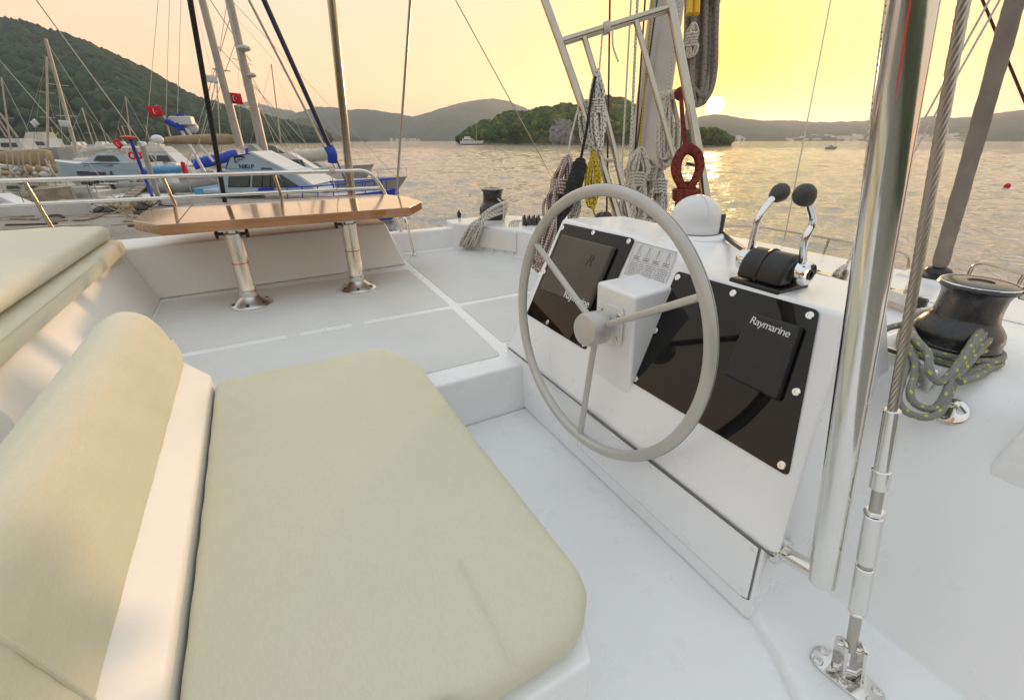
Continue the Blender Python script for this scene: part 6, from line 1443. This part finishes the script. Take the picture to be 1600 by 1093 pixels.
lines(t, [(far(px, 238, 41), far(px + 4, 284, 41)) for px in (10, 19, 28, 35, 46, 60, 72)] + [(far(70, 248, 41), far(95, 286, 40)), (far(76, 250, 41), far(88, 290, 40))], .04, 'spar', 'awning_pole')
t, mx = sail_yacht('white hull with dark boot stripe moored at the quay, left edge', -42, 33, 6, 7.5, 1.5, 'bwhite', None, .1, None, boot='bnavy')
windows(t, mx, [(-2, -1), (0, 1)], 1.30, .9, 1.1, .05, -1, 'bnavy')
t = thing('small_boat', 'small green-sided boat at the quay beside the white hull', 'boat', frame(82, 38).translation, 'boats moored in the marina'); hull(t, frame(82, 38, 30), 4.6, 1.7, 1.1, 'bgreen', stripe='bwhite'); block(t, frame(82, 38, 30), -1.5, .2, 1.1, .9, 1.0, 1.9, 'timber', 'cuddy', .1, .2)
t = thing('small_boat', 'small dark blue boat at the quay next to the green one', 'boat', frame(112, 40).translation, 'boats moored in the marina'); hull(t, frame(112, 40, 40), 4.4, 1.7, 1.1, 'bnavy', stripe='bcream'); block(t, frame(112, 40, 40), -1.2, .3, 1.1, .9, 1.0, 1.7, 'bgrey', 'cuddy', .1, .2)
# ---- far yachts across the inlet
mx = frame(52, 165, 172); t = thing('motor_yacht', 'big white motor yacht far off at the left below the hill', 'motor boat', mx.translation, 'boats moored in the marina'); hull(t, mx, 17, 4.6, 2.6, 'bgrey'); cb = block(t, mx, -7, 3, 3.8, 3, 2.5, 4.6, 'bwhite', 'cabin', .2, 3); windows(t, mx, [(-6, -2), (-1.6, 1)], 1.82, 3.2, 4.0, .3, 1, parent=cb); block(t, mx, -6, 0, 3.3, 2.6, 4.6, 6.0, 'bcream', 'flybridge', .2, 1.2)
mx = frame(15, 150, 175); t = thing('motor_yacht', 'navy hulled motor yacht at the far left edge below the hill', 'motor boat', mx.translation, 'boats moored in the marina'); hull(t, mx, 12, 4, 2.4, 'bnavy'); cb = block(t, mx, -5, 2, 3.2, 2.6, 2.3, 4.6, 'bwhite', 'cabin', .2, 2); windows(t, mx, [(-4, 0)], 1.55, 3.0, 3.8, .2, 1, parent=cb); lines(t, [(far(0, 176, 145), far(28, 214, 145)), (far(-2, 186, 145), far(18, 216, 145)), (far(-4, 192, 145), far(10, 214, 145))], .16, 'spar', 'derrick')
c = frame(84, 190); t = thing('work_boat', 'small yellow work boat far off below the hill', 'boat', c.translation); hull(t, c, 8, 3, 1.6, 'bgrey'); block(t, c, -2.5, 0, 2, 1.6, 1.5, 3.6, 'yellow', 'cabin', .1, .3); lines(t, [(far(84, 212, 190), far(80, 198, 190)), (far(86, 212, 190), far(92, 206, 190))], .12, 'yellow', 'crane_arm')
c = frame(66, 185); t = thing('work_boat', 'small red covered boat far off below the hill', 'boat', c.translation); hull(t, c, 7, 2.6, 1.4, 'bwhite'); block(t, c, -2.5, 1.5, 2, 1.6, 1.4, 3.0, 'red', 'cabin', .4, .8)
for i, (px, L_, m_) in enumerate(((118, 9, 9), (133, 8, 0), (156, 10, 13), (170, 9, 13), (238, 11, 12), (228, 8, 0), (246, 9, 0), (196, 9, 12))):
    mx = frame(px, 330 + 12 * i, (0 if i % 2 else 180)); t = thing('anchored_boat', 'tiny white boat anchored far off under the left hill', 'boat', mx.translation, 'tiny boats anchored under the hill'); hull(t, mx, L_, 3, 1.7, 'bwhite'); block(t, mx, -L_ * .3, L_ * .15, 2.2, 1.8, 1.6, 3.4, 'bwhite', 'cabin', .2, 1)
    if m_: spar(t, mx @ Vector((0, 0, 1)), mx @ Vector((0, 0, m_)), .16)
mx = frame(737, 470, 5); t = thing('motor_yacht', 'white motor yacht with one mast anchored off the island', 'motor boat', mx.translation); hull(t, mx, 22, 5.4, 3.2, 'bwhite', boot='bnavy'); cb = block(t, mx, -9, 4, 4.4, 3.4, 3.0, 5.4, 'bwhite', 'cabin', .3, 3); windows(t, mx, [(-8, -2), (-1.4, 1.8)], 2.1, 3.7, 4.7, .4, -1, parent=cb); block(t, mx, -7, 0, 3.8, 3, 5.4, 7.2, 'bwhite', 'flybridge', .3, 1.6); spar(t, mx @ Vector((5, 0, 3)), mx @ Vector((5, 0, 21)), .18)
mx = frame(1299, 300, 0); t = thing('small_boat', 'tiny motor boat crossing the bay to the right of the sun', 'boat', mx.translation); hull(t, mx, 5.5, 2, 1.0, 'bgrey'); block(t, mx, -1.2, .8, 1.5, 1.2, .9, 1.8, 'bgrey', 'cabin', .2, .6)
c = onz(1573, 292, WZ); t = thing('mooring_buoy', 'small red buoy floating far right beyond the sleeve', 'buoy', c); m = MB(); m.ball(c + Vector((0, 0, .12)), .26, 14, 9); m.build('float', M['red'], t); m = MB(); m.tube([c + Vector((0, 0, .34)) + rtv * (.06 * math.cos(a * .5236)) + Vector((0, 0, .06 * math.sin(a * .5236) + .05)) for a in range(12)], .018, 6, closed=True); m.build('ring', M['steel'], t)
# ---- long stays of the neighbours crossing the left sky
def nstay(p, q, D, r, lab): tag(MB().tube([far(*p, D), far(*q, D)], r, 5).build('stay', M['wire']), lab, 'stay', 'stays of the moored yachts')
nstay((48, -12), (252, 266), 40, .035, 'long thin stay slanting down across the green hill to the quay')
nstay((248, -10), (228, 216), 60, .025, 'leftmost of three faint upright stays before the hill'); nstay((265, -10), (259, 190), 60, .025, 'middle one of three faint upright stays before the hill'); nstay((283, -10), (277, 186), 60, .025, 'rightmost of three faint upright stays before the hill')
nstay((322, -10), (392, 96), 42, .03, 'thin stay between the two thick left masts')
nstay((303, 0), (345, 170), 60, .02, 'faint stay beside the black strap, left of the first thick mast')

# ---- bare masts of the yachts packed along the far pontoon
for i, (bx, tx_, ty, D, r) in enumerate(((140, 128, 168, 95, .09), (205, 196, 150, 100, .09), (222, 214, 130, 110, .09), (300, 288, 96, 105, .10), (322, 312, 120, 115, .09), (345, 336, 84, 98, .10), (432, 424, 100, 80, .09), (12, 2, 120, 90, .10), (36, 28, 150, 110, .09))):
    if i in (2, 3, 4, 8): continue
    mx = frame(bx, D, 170 if i % 2 else 10); t = thing('sailing_yacht', ['yacht with bare mast behind the pale blue motor yacht', 'yacht with bare mast behind the orange float', 'yacht with bare mast behind the white pole', 'yacht with bare mast behind the satellite dome', 'yacht with bare mast left of the first thick mast', 'yacht with tall bare mast between the black strap and the thick masts', 'yacht with bare mast right of the thick masts', 'yacht with bare mast at the far left edge behind the tan sail', 'yacht with bare mast behind the tan furled sail'][i], 'sailing boat', mx.translation, 'yachts along the far pontoon')
    hull(t, mx, 10, 3, 1.4, 'bwhite' if i % 2 else 'bcream'); block(t, mx, -2.5, 2, 1.9, 1.3, 1.3, 1.9, 'bwhite', 'coachroof', .3, 1.0); b_ = mx @ Vector((.5, 0, 1.2)); tp_ = far(tx_, ty, D); spar(t, b_, tp_, r); spar(t, b_.lerp(tp_, .55) - rtv * .9, b_.lerp(tp_, .55) + rtv * .9, .03, name='spreader'); lines(t, [(tp_, mx @ Vector((4.8, 0, 1.7))), (tp_, mx @ Vector((-4.8, 0, 1.4)))], .018)
# ---------------------------------------------------------------- tidy
for o in SC.objects:
    if '_o' in o: del o['_o']
